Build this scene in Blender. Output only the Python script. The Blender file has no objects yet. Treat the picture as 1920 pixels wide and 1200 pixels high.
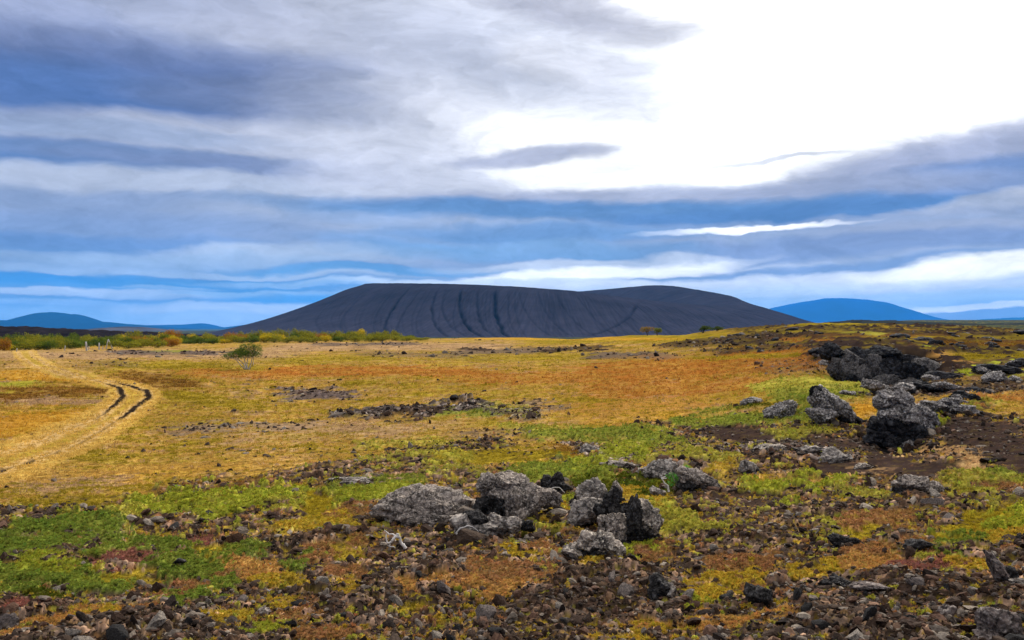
# Autumn lava field with a tephra cone on the horizon: everything is real geometry in metres.
# x = right, y = away from the viewer, z = up. The viewpoint stands at (0, 0, CZ).
import bpy, bmesh, math
import numpy as np
rng = np.random.default_rng(11)
C = bpy.context.scene.collection
F = 1663.0            # focal length in pixels: positions below are written in image pixels
HY = 612.0            # image row of the horizon at eye level
CZ = 1.75

# ------------------------------------------------------------------ noise
def _h(ix, iy, iz, seed):
    h = (ix.astype(np.int64)*374761393 + iy.astype(np.int64)*668265263 + iz*2147483647 + seed*974634777) & 0xffffffff
    h = ((h ^ (h >> 13))*1274126177) & 0xffffffff
    return (h ^ (h >> 16)) & 0xffffffff
_ga = np.linspace(0, 2*np.pi, 256, endpoint=False); GX, GY = np.cos(_ga), np.sin(_ga)
def noise2(x, y, seed=0):
    ix = np.floor(x); iy = np.floor(y); fx = x-ix; fy = y-iy
    ix = ix.astype(np.int64); iy = iy.astype(np.int64)
    u = fx*fx*fx*(fx*(fx*6-15)+10); v = fy*fy*fy*(fy*(fy*6-15)+10)
    def g(dx, dy):
        k = _h(ix+dx, iy+dy, 0, seed) & 255
        return GX[k]*(fx-dx)+GY[k]*(fy-dy)
    a = g(0,0); b = g(1,0); c = g(0,1); d = g(1,1)
    return (a+(b-a)*u+(c-a)*v+(a-b-c+d)*u*v)*1.5
def fbm2(x, y, o=4, seed=0, gain=.5):
    s = 0; a = 1; t = 0
    for k in range(o):
        s = s+a*noise2(x, y, seed+k*7); t += a; a *= gain
        x, y = (x*.8-y*.6)*2.03+3.1, (x*.6+y*.8)*2.03-7.7
    return s/t
def worley(x, y, seed=0):
    ix = np.floor(x).astype(np.int64); iy = np.floor(y).astype(np.int64)
    f1 = np.full(x.shape, 9.); f2 = f1.copy(); cid = np.zeros(x.shape)
    for dx in (-1, 0, 1):
        for dy in (-1, 0, 1):
            h = _h(ix+dx, iy+dy, 0, seed)
            px = ix+dx+(h & 1023)/1023.; py = iy+dy+((h >> 10) & 1023)/1023.
            d = np.hypot(x-px, y-py); m = d < f1
            f2 = np.where(m, f1, np.minimum(f2, d)); f1 = np.where(m, d, f1)
            cid = np.where(m, ((h >> 20) & 4095)/4095., cid)
    return f1, f2, cid
G3 = rng.normal(size=(256, 3)); G3 /= np.linalg.norm(G3, axis=1)[:, None]
def noise3(p, seed=0):
    i = np.floor(p); f = p-i; i = i.astype(np.int64)
    w = f*f*f*(f*(f*6-15)+10); r = 0
    for dx in (0, 1):
        for dy in (0, 1):
            for dz in (0, 1):
                k = _h(i[:,0]+dx, i[:,1]+dy, i[:,2]+dz, seed) & 255
                g = G3[k]; d = g[:,0]*(f[:,0]-dx)+g[:,1]*(f[:,1]-dy)+g[:,2]*(f[:,2]-dz)
                ww = (w[:,0] if dx else 1-w[:,0])*(w[:,1] if dy else 1-w[:,1])*(w[:,2] if dz else 1-w[:,2])
                r = r+d*ww
    return r*1.5
def fbm3(p, o=3, seed=0, ridged=False):
    s = 0; a = 1; t = 0
    for k in range(o):
        n = noise3(p, seed+k*5)
        s = s+a*((1-2*np.abs(n)) if ridged else n); t += a; a *= .5; p = p*2.07+1.7
    return s/t
def sstep(a, b, x):
    t = np.clip((x-a)/(b-a), 0, 1); return t*t*(3-2*t)
def lin(c):
    c = np.array(c, float)/255.
    return np.where(c <= .04045, c/12.92, ((c+.055)/1.055)**2.4)

# ------------------------------------------------------------------ large terrain form
FARL = [(400,-7),(1000,-14),(1700,-20),(4000,-22),(31000,-62)]
FARR = [(250,-1.5),(600,-1),(1500,5),(3000,22),(5200,26),(7000,10),(31000,-62)]
COLS = [
 (-300, [(1300,3.7),(1200,4.7),(1100,6),(1000,8.2),(940,10.5),(900,13),(850,18.5),(800,26),(760,35),(720,50),(690,72),(668,110),(657,150),(650,230)], FARL),
 (0, [(1300,3.7),(1200,4.7),(1100,6),(1000,8.2),(940,10.5),(900,13),(850,18.5),(800,26),(760,35),(720,50),(690,72),(668,110),(657,150),(650,230)], FARL),
 (300, [(1300,3.7),(1200,4.7),(1100,6),(1000,8.3),(940,10.8),(900,13.5),(860,18),(820,24),(780,32),(740,44),(700,63),(670,95),(652,150),(646,190)], FARL),
 (600, [(1300,3.7),(1200,4.7),(1100,6),(1000,8),(940,10),(900,12),(860,16),(820,22),(780,32),(740,45),(700,65),(670,95),(650,150),(643,200),(638,260)], FARL),
 (960, [(1300,3.6),(1200,4.6),(1100,5.9),(1050,6.8),(1000,7.9),(950,9.3),(900,11.5),(860,14.5),(820,19),(780,27),(740,39),(700,60),(670,95),(650,140),(637,200),(632,260)], FARL),
 (1200,[(1300,3.5),(1200,4.5),(1100,5.7),(1000,7.6),(950,9),(900,11.5),(850,15),(800,21),(760,29),(720,41),(690,58),(665,85),(645,115),(627,150)], [(230,-4)]+FARL),
 (1350,[(1300,3.4),(1200,4.4),(1100,5.6),(1000,7.4),(950,9),(900,11.3),(850,14.7),(810,18.5),(780,23),(740,33),(700,47),(670,65),(650,80),(630,100),(617,120)], [(200,-4)]+FARL),
 (1500,[(1300,3.3),(1200,4.3),(1100,5.5),(1000,7.2),(950,8.7),(900,11),(850,14),(810,17.5),(780,20),(740,25),(710,33),(680,46),(660,58),(640,75),(620,95),(605,110)], [(200,-4)]+FARL),
 (1545,[(1300,3.3),(1200,4.3),(1100,5.5),(1000,7.2),(950,8.7),(900,11),(850,14),(810,17),(780,19),(740,24),(718,31),(692,37),(662,43),(640,62),(620,88),(605,110)], [(200,-4)]+FARL),
 (1600,[(1300,3.3),(1200,4.25),(1100,5.4),(1000,7.1),(950,8.6),(900,10.7),(850,13.7),(820,16),(790,18),(760,21),(735,25),(717,30),('z',32,-2.9),('z',38,-3.1),('z',39.6,-1.35),(652,41),(640,60),(620,85),(606,110)], [(200,-4),(400,-6),(1000,-6),(3000,2),(5000,2),(7000,-8),(31000,-62)]),
 (1690,[(1300,3.2),(1200,4.2),(1100,5.3),(1000,7),(950,8.5),(900,10.5),(870,12),(848,13.7),('z',15.5,-2.25),(806,16.5),(770,19.5),(735,25),(726,28),('z',30,-2.7),('z',36,-2.9),('z',38.6,-1.5),(664,40),(640,62),(620,90),(608,112)], FARR),
 (1770,[(1300,3.2),(1200,4.15),(1100,5.25),(1000,6.9),(950,8.3),(900,10.2),(860,12.4),(820,14.6),(780,17),(750,20.5),(724,26),(700,31),(670,41),(640,62),(624,90),(611,115)], FARR),
 (1860,[(1300,3.1),(1200,4.1),(1100,5.2),(1000,6.8),(950,8.1),(900,9.8),(860,11.8),(820,14),(780,17.2),(750,20.5),(720,26),(690,33),(660,47),(640,66),(625,95),(615,118)], FARR),
 (1960,[(1300,3.0),(1200,4.0),(1100,5.1),(1000,6.5),(950,7.8),(900,9.4),(860,11.3),(820,13.8),(780,17),(750,20),(720,25),(690,33),(660,48),(640,70),(625,105)], FARR),
 (2300,[(1300,3.0),(1200,4.0),(1100,5.1),(1000,6.5),(950,7.8),(900,9.4),(860,11.3),(820,13.8),(780,17),(750,20),(720,25),(690,33),(660,48),(640,70),(625,105)], FARR)]
LR0, LR1, NLR = math.log(.3), math.log(31000.), 1100
TH0, TH1, NTH = math.atan(-1260/F), math.atan(1340/F), 520
lrs = np.linspace(LR0, LR1, NLR); ths = np.linspace(TH0, TH1, NTH)
cth = []; cz = []
for px, near, far in COLS:
    th = math.atan((px-960)/F); co = math.cos(th); rr = []; zz = []
    for a in near:
        if a[0] == 'z': rr.append(a[1]/co); zz.append(a[2])
        else: rr.append(a[1]/co); zz.append(-(a[0]-HY)/F*a[1])
    for d, z in far:
        if d/co > rr[-1]*1.05: rr.append(d/co); zz.append(z)
    rr = [.3]+rr; zz = [zz[0]]+zz
    cth.append(th); cz.append(np.interp(lrs, np.log(rr), zz))
cth = np.array(cth); cz = np.array(cz)
ZB = np.empty((NTH, NLR))
for j in range(NLR): ZB[:, j] = np.interp(ths, cth, cz[:, j])
def blur(A, n, ax, it=2):
    for _ in range(it):
        B = np.concatenate([np.repeat(np.take(A, [0], ax), n, ax), A, np.repeat(np.take(A, [-1], ax), n, ax)], ax)
        cs = np.cumsum(B, ax); A = (np.take(cs, range(2*n, B.shape[ax]), ax)-np.concatenate([np.zeros_like(np.take(cs, [0], ax)), np.take(cs, range(0, B.shape[ax]-2*n-1), ax)], ax))/(2*n+1)
    return A
ZB = blur(blur(ZB, 5, 0), 3, 1, 2)
def zbase(th, lr):
    a = np.clip((th-TH0)/(TH1-TH0)*(NTH-1), 0, NTH-1.001); b = np.clip((lr-LR0)/(LR1-LR0)*(NLR-1), 0, NLR-1.001)
    i = a.astype(int); j = b.astype(int); u = a-i; v = b-j
    return (ZB[i,j]*(1-u)+ZB[i+1,j]*u)*(1-v)+(ZB[i,j+1]*(1-u)+ZB[i+1,j+1]*u)*v
def image_px(th, lr):          # image column and row of a ground point seen from the camera
    tc = np.clip(th, -1.2, 1.2); zb = zbase(th, lr)
    return 960+F*np.tan(tc), HY-F*zb/(np.exp(lr)*np.cos(tc)), zb
def spot(px, py):            # ground point seen at an image pixel: returns x, y
    th = math.atan((px-960)/F); lr = np.linspace(math.log(3), math.log(3000), 2500)
    _, v, _ = image_px(np.full(lr.shape, th), lr)
    k = int(np.argmax(v <= py)); r = math.exp(lr[k]); return r*math.sin(th), r*math.cos(th)

# ------------------------------------------------------------------ ground cover classes
# name: (colour a, colour b, rubble, scoria, cushion height, plant kind)
T = {
 'straw': ((204,162,84),(182,140,62), .0,0,.0,'grass'), 'gold': ((210,160,60),(194,142,44), 0,0,.02,'grass'),
 'pink': ((196,158,118),(166,132,96), .05,0,0,'grass'), 'olive': ((168,144,38),(140,120,32), 0,0,.02,'grass'),
 'rust': ((176,106,46),(186,138,60), 0,0,.02,'grass'), 'brown': ((140,94,42),(122,90,36), 0,0,.02,'grass'),
 'green': ((122,130,48),(148,148,58), 0,0,.08,'sprig'), 'lime': ((180,170,68),(148,138,50), 0,0,.08,'sprig'),
 'mosslime': ((166,166,54),(140,142,44), 0,0,.09,'sprig'),
 'vivid': ((108,124,46),(132,138,54), 0,0,.09,'sprig'), 'dkgreen': ((72,86,26),(98,92,26), 0,0,.06,'sprig'),
 'heather': ((164,114,76),(150,114,62), 0,0,.06,'sprig'), 'orange': ((192,146,78),(180,130,70), 0,0,.06,'sprig'),
 'pinkh': ((158,100,86),(130,86,68), 0,0,.05,'sprig'), 'ygold': ((192,156,54),(166,142,44), 0,0,.06,'sprig'),
 'verge': ((220,180,92),(206,164,78), 0,0,.02,'grass'),
 'rubble': ((74,57,46),(98,80,66), 1,0,0,'none'), 'lrubble': ((132,120,112),(92,80,74), 1,0,.02,'none'),
 'tanrub': ((138,110,92),(100,80,68), .6,0,0,'none'),
 'gravel': ((104,90,86),(128,108,94), .5,0,0,'none'), 'scoria': ((56,44,40),(70,56,50), .08,1,0,'none'),
 'black': ((15,14,15),(26,24,24), .01,0,0,'none'), 'tan': ((206,168,112),(176,134,92), .1,0,0,'grass'),
 'farplain': ((86,96,62),(70,76,62), .1,0,0,'none'), 'dirt': ((46,37,30),(60,49,37), .4,0,-.0,'none'),
}
KAL = .62
TN = list(T); TI = {n: k for k, n in enumerate(TN)}
CA = np.array([lin(T[n][0])*KAL for n in TN]); CB = np.array([lin(T[n][1])*KAL for n in TN])
PRM = np.array([[T[n][2], T[n][3], T[n][4]] for n in TN])
# (type, [line points], half width, half height, strength, softness)
P = [
 ('pink',[(-200,668),(500,664)],60,9,.75,.8), ('pink',[(560,652),(900,650)],60,7,.8,.8), ('pink',[(0,690),(130,690)],60,10,.5,.8),
 ('olive',[(300,686),(420,690)],120,9,.7,.8), ('olive',[(900,672),(1200,668)],80,8,.6,.8), ('olive',[(1050,636),(1330,634)],80,9,.8,.6),
 ('gold',[(950,634),(1200,636)],80,3,.7,.6), ('olive',[(540,676),(700,672)],60,6,.6,.8), ('green',[(300,660),(345,660)],20,3,.8,.6),
 ('gravel',[(225,661),(300,663)],18,4,.85,.4), ('gravel',[(355,664),(410,663)],18,4,.9,.4), ('gravel',[(620,646),(760,645)],30,2.5,.85,.4),
 ('gravel',[(880,661),(1020,657)],40,5,.75,.5), ('rubble',[(880,656),(915,656)],14,2,.9,.4), ('rubble',[(1035,660),(1125,653)],22,4,.8,.5),
 ('gravel',[(1130,668),(1250,668)],30,6,.85,.5), ('gravel',[(690,664),(860,668)],30,4,.5,.6), ('gravel',[(190,682),(230,684)],26,5,.4,.8),
 ('rust',[(560,697),(860,698)],70,10,.9,.5), ('rust',[(380,700),(520,704)],60,7,.75,.6), ('brown',[(250,706),(330,720)],50,9,.8,.6),
 ('rust',[(900,712),(1100,706)],90,14,.6,.8), ('rust',[(1150,700),(1500,676)],70,22,.85,.6), ('rust',[(1150,735),(1400,725)],90,22,.6,.8),
 ('rust',[(1100,768),(1300,760)],90,14,.5,.8), ('gold',[(1150,790),(1300,778)],70,10,.5,.8), ('olive',[(1320,672),(1480,668)],40,4,.7,.5),
 ('gravel',[(1460,688),(1520,690)],36,14,.5,.8), ('olive',[(1060,752),(1120,753)],30,5,.6,.6), ('olive',[(760,720),(900,740)],120,10,.5,.8),
 ('gold',[(0,702),(150,712)],80,9,.7,.7), ('mosslime',[(-20,724),(50,722)],40,5,.6,.8), ('brown',[(-20,742),(180,732)],50,9,.85,.6),
 ('pink',[(60,752),(170,752)],50,7,.6,.6), ('gold',[(-40,800),(120,790)],80,22,.7,.8), ('rust',[(-20,795),(60,785)],40,12,.4,.9),
 ('olive',[(330,745),(450,760)],120,14,.55,.8), ('olive',[(330,790),(420,800)],90,10,.5,.8), ('olive',[(600,820),(760,800)],120,9,.4,.8),
 ('gravel',[(545,740),(640,742)],34,9,1,.35), ('gravel',[(360,806),(560,800)],60,8,.75,.5), ('pink',[(500,812),(780,802)],100,14,.5,.8),
 ('lrubble',[(650,779),(760,774),(880,766),(990,778)],26,7,1,.3), ('rubble',[(740,782),(850,772)],30,5,.85,.5), ('green',[(860,778),(900,776)],24,5,.9,.4),
 ('gravel',[(990,760),(1040,764)],20,5,.7,.5), ('lime',[(930,765),(980,775)],26,5,.6,.6), ('pink',[(650,800),(740,806)],60,7,.6,.6),
 ('olive',[(120,850),(330,880)],110,10,.55,.8), ('straw',[(0,900),(500,868)],100,12,.8,.7), ('olive',[(0,925),(300,915)],60,9,.6,.7),
 ('gold',[(200,900),(420,880)],60,8,.5,.8), ('pink',[(60,915),(200,905)],60,7,.6,.7),
 ('lime',[(700,838),(880,832)],40,6,.7,.5), ('gravel',[(880,812),(1020,812)],34,5,.6,.5), ('green',[(1040,815),(1230,822)],50,13,.95,.35), ('lime',[(960,800),(1060,806)],34,6,.7,.5),
 ('green',[(1200,836),(1290,830)],40,6,.7,.5), ('lime',[(1230,842),(1310,838)],30,6,.6,.6),
 # near zone, rubble first
 ('rubble',[(-200,1260),(2300,1260)],120,70,1,.2), ('rubble',[(-200,1130),(1000,1110),(2300,1130)],120,80,1,.25),
 ('rubble',[(-200,1010),(400,985),(700,960),(960,950),(2300,950)],120,48,1,.25),
 ('rubble',[(-200,1060),(1000,1030),(2300,1040)],120,40,1,.25),
 ('rubble',[(-50,975),(140,968),(330,940),(460,915)],26,6,.95,.4),
 ('rubble',[(330,925),(560,900),(720,876),(930,838)],30,17,1,.3), ('rubble',[(760,880),(1000,880),(1500,860),(2100,860)],40,32,1,.3),
 ('rubble',[(1230,796),(1320,790)],30,5,.8,.5), ('rubble',[(1320,812),(1500,812),(2200,800)],60,18,1,.3),
 ('olive',[(0,960),(220,940)],60,9,.6,.6), ('brown',[(330,930),(440,915)],50,6,.7,.5),
 ('olive',[(860,860),(1060,856)],44,15,.9,.35), ('brown',[(1060,848),(1090,852)],26,8,.8,.4), ('straw',[(880,876),(1010,876)],26,5,.8,.4),
 ('lime',[(700,868),(860,862)],30,4,.8,.4), ('lime',[(820,885),(900,890)],26,4,.6,.5),
 ('lrubble',[(1085,838),(1120,862),(1190,878),(1290,888)],16,7,1,.3), ('mosslime',[(1145,856),(1200,856)],26,10,.95,.3), ('lime',[(1225,862),(1280,862)],20,7,.8,.4),
 ('green',[(970,905),(1080,888),(1130,895)],28,16,1,.25), ('dkgreen',[(1100,915),(1240,918)],34,17,1,.3), ('mosslime',[(1090,878),(1140,878)],18,6,.9,.4),
 ('green',[(640,915),(770,912)],26,12,.9,.3), ('mosslime',[(650,940),(760,930)],30,12,.9,.3), ('olive',[(570,935),(625,975)],30,24,1,.3), ('heather',[(640,970),(700,965)],24,9,.7,.4),
 ('ygold',[(540,995),(640,985)],28,12,.9,.35), ('lime',[(420,955),(560,948)],20,8,.85,.4),
 ('mosslime',[(270,962),(400,940),(545,936)],26,9,1,.25), ('mosslime',[(390,965),(470,958)],24,8,.9,.3), ('lime',[(110,985),(270,972)],22,6,1,.3),
 ('lrubble',[(620,912),(700,908)],20,5,.9,.3), ('vivid',[(60,1000),(200,990)],40,13,1,.25), ('vivid',[(0,1035),(120,1030)],50,14,1,.25), ('vivid',[(150,1020),(210,1020)],26,9,.8,.3),
 ('green',[(210,1045),(180,1050)],30,10,.8,.4), ('vivid',[(240,1035),(350,1028)],32,13,1,.25), ('olive',[(380,1040),(440,1042)],26,10,.9,.3), ('vivid',[(290,1065),(400,1062)],30,12,1,.25), ('vivid',[(440,1045),(490,1045)],22,8,.8,.3),
 ('pinkh',[(190,1062),(260,1050)],26,11,1,.25), ('pinkh',[(325,1012),(380,1018)],22,7,.8,.4),
 ('vivid',[(-20,1080),(110,1085),(215,1105)],30,21,1,.2), ('mosslime',[(60,1065),(120,1075)],30,12,.7,.4), ('dkgreen',[(60,1112),(90,1120)],24,9,.9,.4),
 ('vivid',[(340,1082),(380,1080)],26,8,.9,.3), ('olive',[(200,1088),(290,1088)],26,7,.8,.4),
 ('tanrub',[(180,1135),(300,1110),(350,1100)],30,10,.9,.3), ('pinkh',[(30,1145),(95,1145)],26,10,1,.25), ('ygold',[(150,1160),(250,1150)],36,10,.9,.3), ('orange',[(40,1185),(170,1165)],36,9,.85,.3),
 ('heather',[(250,1155),(330,1120),(440,1075)],20,9,1,.3), ('orange',[(440,1062),(500,1068)],26,10,1,.3), ('vivid',[(320,1135),(380,1118),(440,1092)],16,7,1,.3),
 ('vivid',[(540,1058),(570,1060)],20,7,.9,.3), ('tan',[(480,1010),(560,1013)],24,4,.8,.4), ('heather',[(600,1045),(660,1025)],30,12,.9,.3), ('olive',[(640,1030),(670,1045)],20,12,.8,.3),
 ('ygold',[(490,1085),(540,1080)],24,7,.9,.3), ('ygold',[(590,1110),(650,1105)],24,8,.8,.35), ('ygold',[(520,1125),(550,1122)],18,6,.8,.4), ('ygold',[(400,1165),(450,1158)],22,8,.8,.35),
 ('mosslime',[(460,1190),(500,1180)],24,8,.9,.3), ('heather',[(520,1150),(570,1145)],26,9,.8,.4), ('heather',[(580,1185),(640,1190)],40,12,.9,.4), ('heather',[(640,1080),(670,1080)],22,15,.9,.3),
 ('ygold',[(640,1108),(670,1108)],16,6,.8,.4),
 ('orange',[(760,1105),(850,1098)],28,9,.9,.35), ('heather',[(840,1062),(930,1058)],20,10,1,.3), ('heather',[(880,1088),(1020,1080)],26,13,1,.3), ('orange',[(900,1102),(1010,1104)],26,7,.9,.3),
 ('ygold',[(955,1043),(985,1045)],16,6,1,.3), ('heather',[(1005,1030),(1050,1028)],16,9,1,.3), ('ygold',[(1000,968),(1060,960)],20,11,1,.3), ('mosslime',[(1045,945),(1060,945)],16,5,1,.3),
 ('ygold',[(810,985),(850,980)],22,7,1,.3), ('lime',[(985,996),(1050,994)],14,4,1,.3), ('olive',[(890,1145),(920,1140)],16,8,.9,.3), ('olive',[(775,1132),(785,1132)],14,6,.9,.3),
 ('ygold',[(1110,1058),(1160,1048)],26,9,.9,.3), ('mosslime',[(1180,1035),(1225,1030)],22,10,1,.3), ('heather',[(1210,1050),(1240,1035)],20,7,.7,.4),
 ('ygold',[(1180,935),(1240,955)],24,12,.9,.3), ('lime',[(1200,965),(1290,985)],26,14,1,.25), ('lime',[(1240,992),(1345,996)],22,5,1,.3),
 # right near
 ('scoria',[(1370,812),(1600,840),(1690,870)],40,14,1,.3), ('scoria',[(1560,880),(1760,888)],50,18,1,.3), ('scoria',[(1800,790),(1920,860),(2100,880)],60,40,1,.3),
 ('scoria',[(1360,950),(1480,950)],60,14,.6,.5), ('tan',[(1720,846),(1790,848),(1835,868),(1815,893),(1760,908)],24,9,1,.4), ('tan',[(1600,872),(1650,885)],20,4,.4,.5),
 ('lrubble',[(1360,850),(1480,838),(1600,860)],20,7,.9,.4), ('lime',[(1460,820),(1540,812)],22,6,.8,.4), ('olive',[(1560,808),(1620,812)],20,4,.8,.4),
 ('lime',[(1290,850),(1360,864)],22,7,.8,.4), ('ygold',[(1330,882),(1365,880)],16,7,.8,.4), ('ygold',[(1415,905),(1440,905)],16,5,.8,.4),
 ('green',[(1290,795),(1440,786)],30,8,1,.3), ('green',[(1330,772),(1370,768)],30,6,.6,.5),
 ('lime',[(1440,730),(1560,718),(1660,712)],36,11,.95,.3), ('mosslime',[(1640,712),(1680,722)],30,8,1,.3), ('green',[(1480,745),(1600,736)],40,11,.8,.4), ('green',[(1540,760),(1520,790)],40,14,.9,.3),
 ('gold',[(1590,775),(1640,765)],26,12,.9,.35), ('olive',[(1380,745),(1440,760)],50,9,.5,.6), ('dkgreen',[(1390,763),(1430,763)],28,4,.7,.5),
 ('black',[(1640,812),(1690,835)],26,12,.85,.4), ('mosslime',[(1700,830),(1722,812),(1762,776)],16,8,1,.25), ('orange',[(1765,770),(1815,772)],20,6,1,.3), ('ygold',[(1740,778),(1770,768)],16,6,.8,.3),
 ('orange',[(1830,752),(1930,748)],26,7,1,.3), ('rust',[(1870,748),(1930,752)],26,4,.6,.5), ('rubble',[(1700,735),(1900,728)],40,9,.9,.4), ('lime',[(1800,762),(1860,760)],20,2.5,.8,.4),
 ('brown',[(1720,708),(1800,712)],30,9,.5,.5),
 # ridge
 ('scoria',[(1480,632),(1700,640),(2200,640)],50,18,.85,.5), ('rubble',[(1380,640),(1500,625)],40,9,.8,.5), ('scoria',[(1560,660),(1780,690)],50,22,.95,.3), ('scoria',[(1780,690),(2200,715)],60,22,.8,.5),
 ('rubble',[(1270,650),(1350,640)],36,5,.8,.5), ('rubble',[(1340,660),(1500,652)],30,4,.7,.5), ('olive',[(1500,608),(1620,608)],36,3,.7,.5), ('olive',[(1460,622),(1560,624)],40,3,.5,.6),
 ('rust',[(1480,640),(1540,640)],26,4,.6,.6), ('brown',[(1600,632),(1760,634)],60,4,.6,.6), ('olive',[(1760,636),(2100,634)],60,4,.5,.5), ('brown',[(1800,646),(2000,645)],60,5,.7,.6),
 ('lime',[(1590,624),(1650,628)],20,2.5,.9,.4), ('mosslime',[(1750,654),(1780,654)],16,1.6,.9,.4), ('orange',[(1750,671),(1800,668)],20,3,.9,.4), ('orange',[(1785,682),(1810,680)],18,3.5,.9,.4), ('olive',[(1820,670),(1960,668)],40,4,.8,.5),
 ('mosslime',[(1810,706),(1840,700)],16,4,1,.3), ('mosslime',[(1840,690),(1890,688)],20,4,1,.3), ('mosslime',[(1900,681),(2000,680)],24,3,1,.3), ('lime',[(1880,707),(1960,704)],24,3,.8,.4), ('lime',[(1710,692),(1740,688)],16,3,.8,.4),
 # right foreground
 ('mosslime',[(1410,920),(1460,918)],20,6,1,.3), ('mosslime',[(1510,912),(1580,918)],22,8,1,.25), ('lime',[(1590,938),(1700,930)],24,6,.8,.4), ('mosslime',[(1470,948),(1490,948)],14,3,1,.3),
 ('lime',[(1770,905),(1940,906)],26,9,.9,.35), ('green',[(1880,902),(1960,900)],26,6,.8,.4), ('olive',[(1740,930),(1800,930)],24,8,.9,.35), ('lime',[(1790,930),(1880,944)],20,4,.9,.35), ('heather',[(1850,918),(1950,920)],30,6,.7,.5),
 ('lime',[(1525,1000),(1580,1004)],20,6,1,.3), ('heather',[(1590,985),(1690,975)],24,10,1,.3), ('olive',[(1600,1000),(1680,998)],26,9,1,.3),
 ('olive',[(1770,1010),(1850,985),(1960,970)],34,24,1,.2), ('vivid',[(1760,1025),(1830,1025)],24,10,.9,.3), ('mosslime',[(1860,985),(1960,965)],24,10,.8,.4), ('ygold',[(1840,1010),(1940,1005)],30,10,.7,.4),
 ('heather',[(1610,1040),(1720,1028)],26,11,1,.3), ('orange',[(1620,1048),(1660,1050)],20,7,.8,.4), ('heather',[(1340,1058),(1440,1052)],28,11,1,.3), ('ygold',[(1300,1090),(1400,1080),(1500,1068),(1600,1062)],24,9,1,.3),
 ('orange',[(1600,1062),(1700,1070)],26,9,.9,.3), ('pinkh',[(1700,1065),(1820,1065)],28,10,1,.3), ('ygold',[(1800,1065),(1850,1068)],20,9,.9,.3),
 ('ygold',[(1300,1120),(1400,1112)],30,14,1,.3), ('mosslime',[(1310,1138),(1340,1138)],18,6,1,.3), ('heather',[(1390,1100),(1420,1110)],26,12,.7,.4), ('orange',[(1210,1185),(1330,1172),(1480,1152)],24,8,.9,.3), ('ygold',[(1140,1205),(1280,1180)],30,8,.8,.3),
]
TRK = [[(-60,868),(20,845),(110,812),(180,786),(215,762),(232,742),(222,726),(180,715),(110,700),(60,684),(40,670),(34,660)],
       [(-60,905),(40,872),(130,838),(200,800),(250,768),(280,745),(276,733),(238,722),(190,713),(130,700),(85,682),(62,668),(58,660)]]
def capsule(U, V, pts, rx, ry):
    sy = rx/ry; best = np.full(U.shape, 1e9)
    if len(pts) == 1: pts = pts*2
    for (x0, y0), (x1, y1) in zip(pts, pts[1:]):
        dx, dy = x1-x0, (y1-y0)*sy; L = dx*dx+dy*dy+1e-9
        t = np.clip(((U-x0)*dx+(V-y0)*sy*dy)/L, 0, 1)
        best = np.minimum(best, np.hypot(U-x0-t*dx, (V-y0)*sy-t*dy))
    return best/rx
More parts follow.
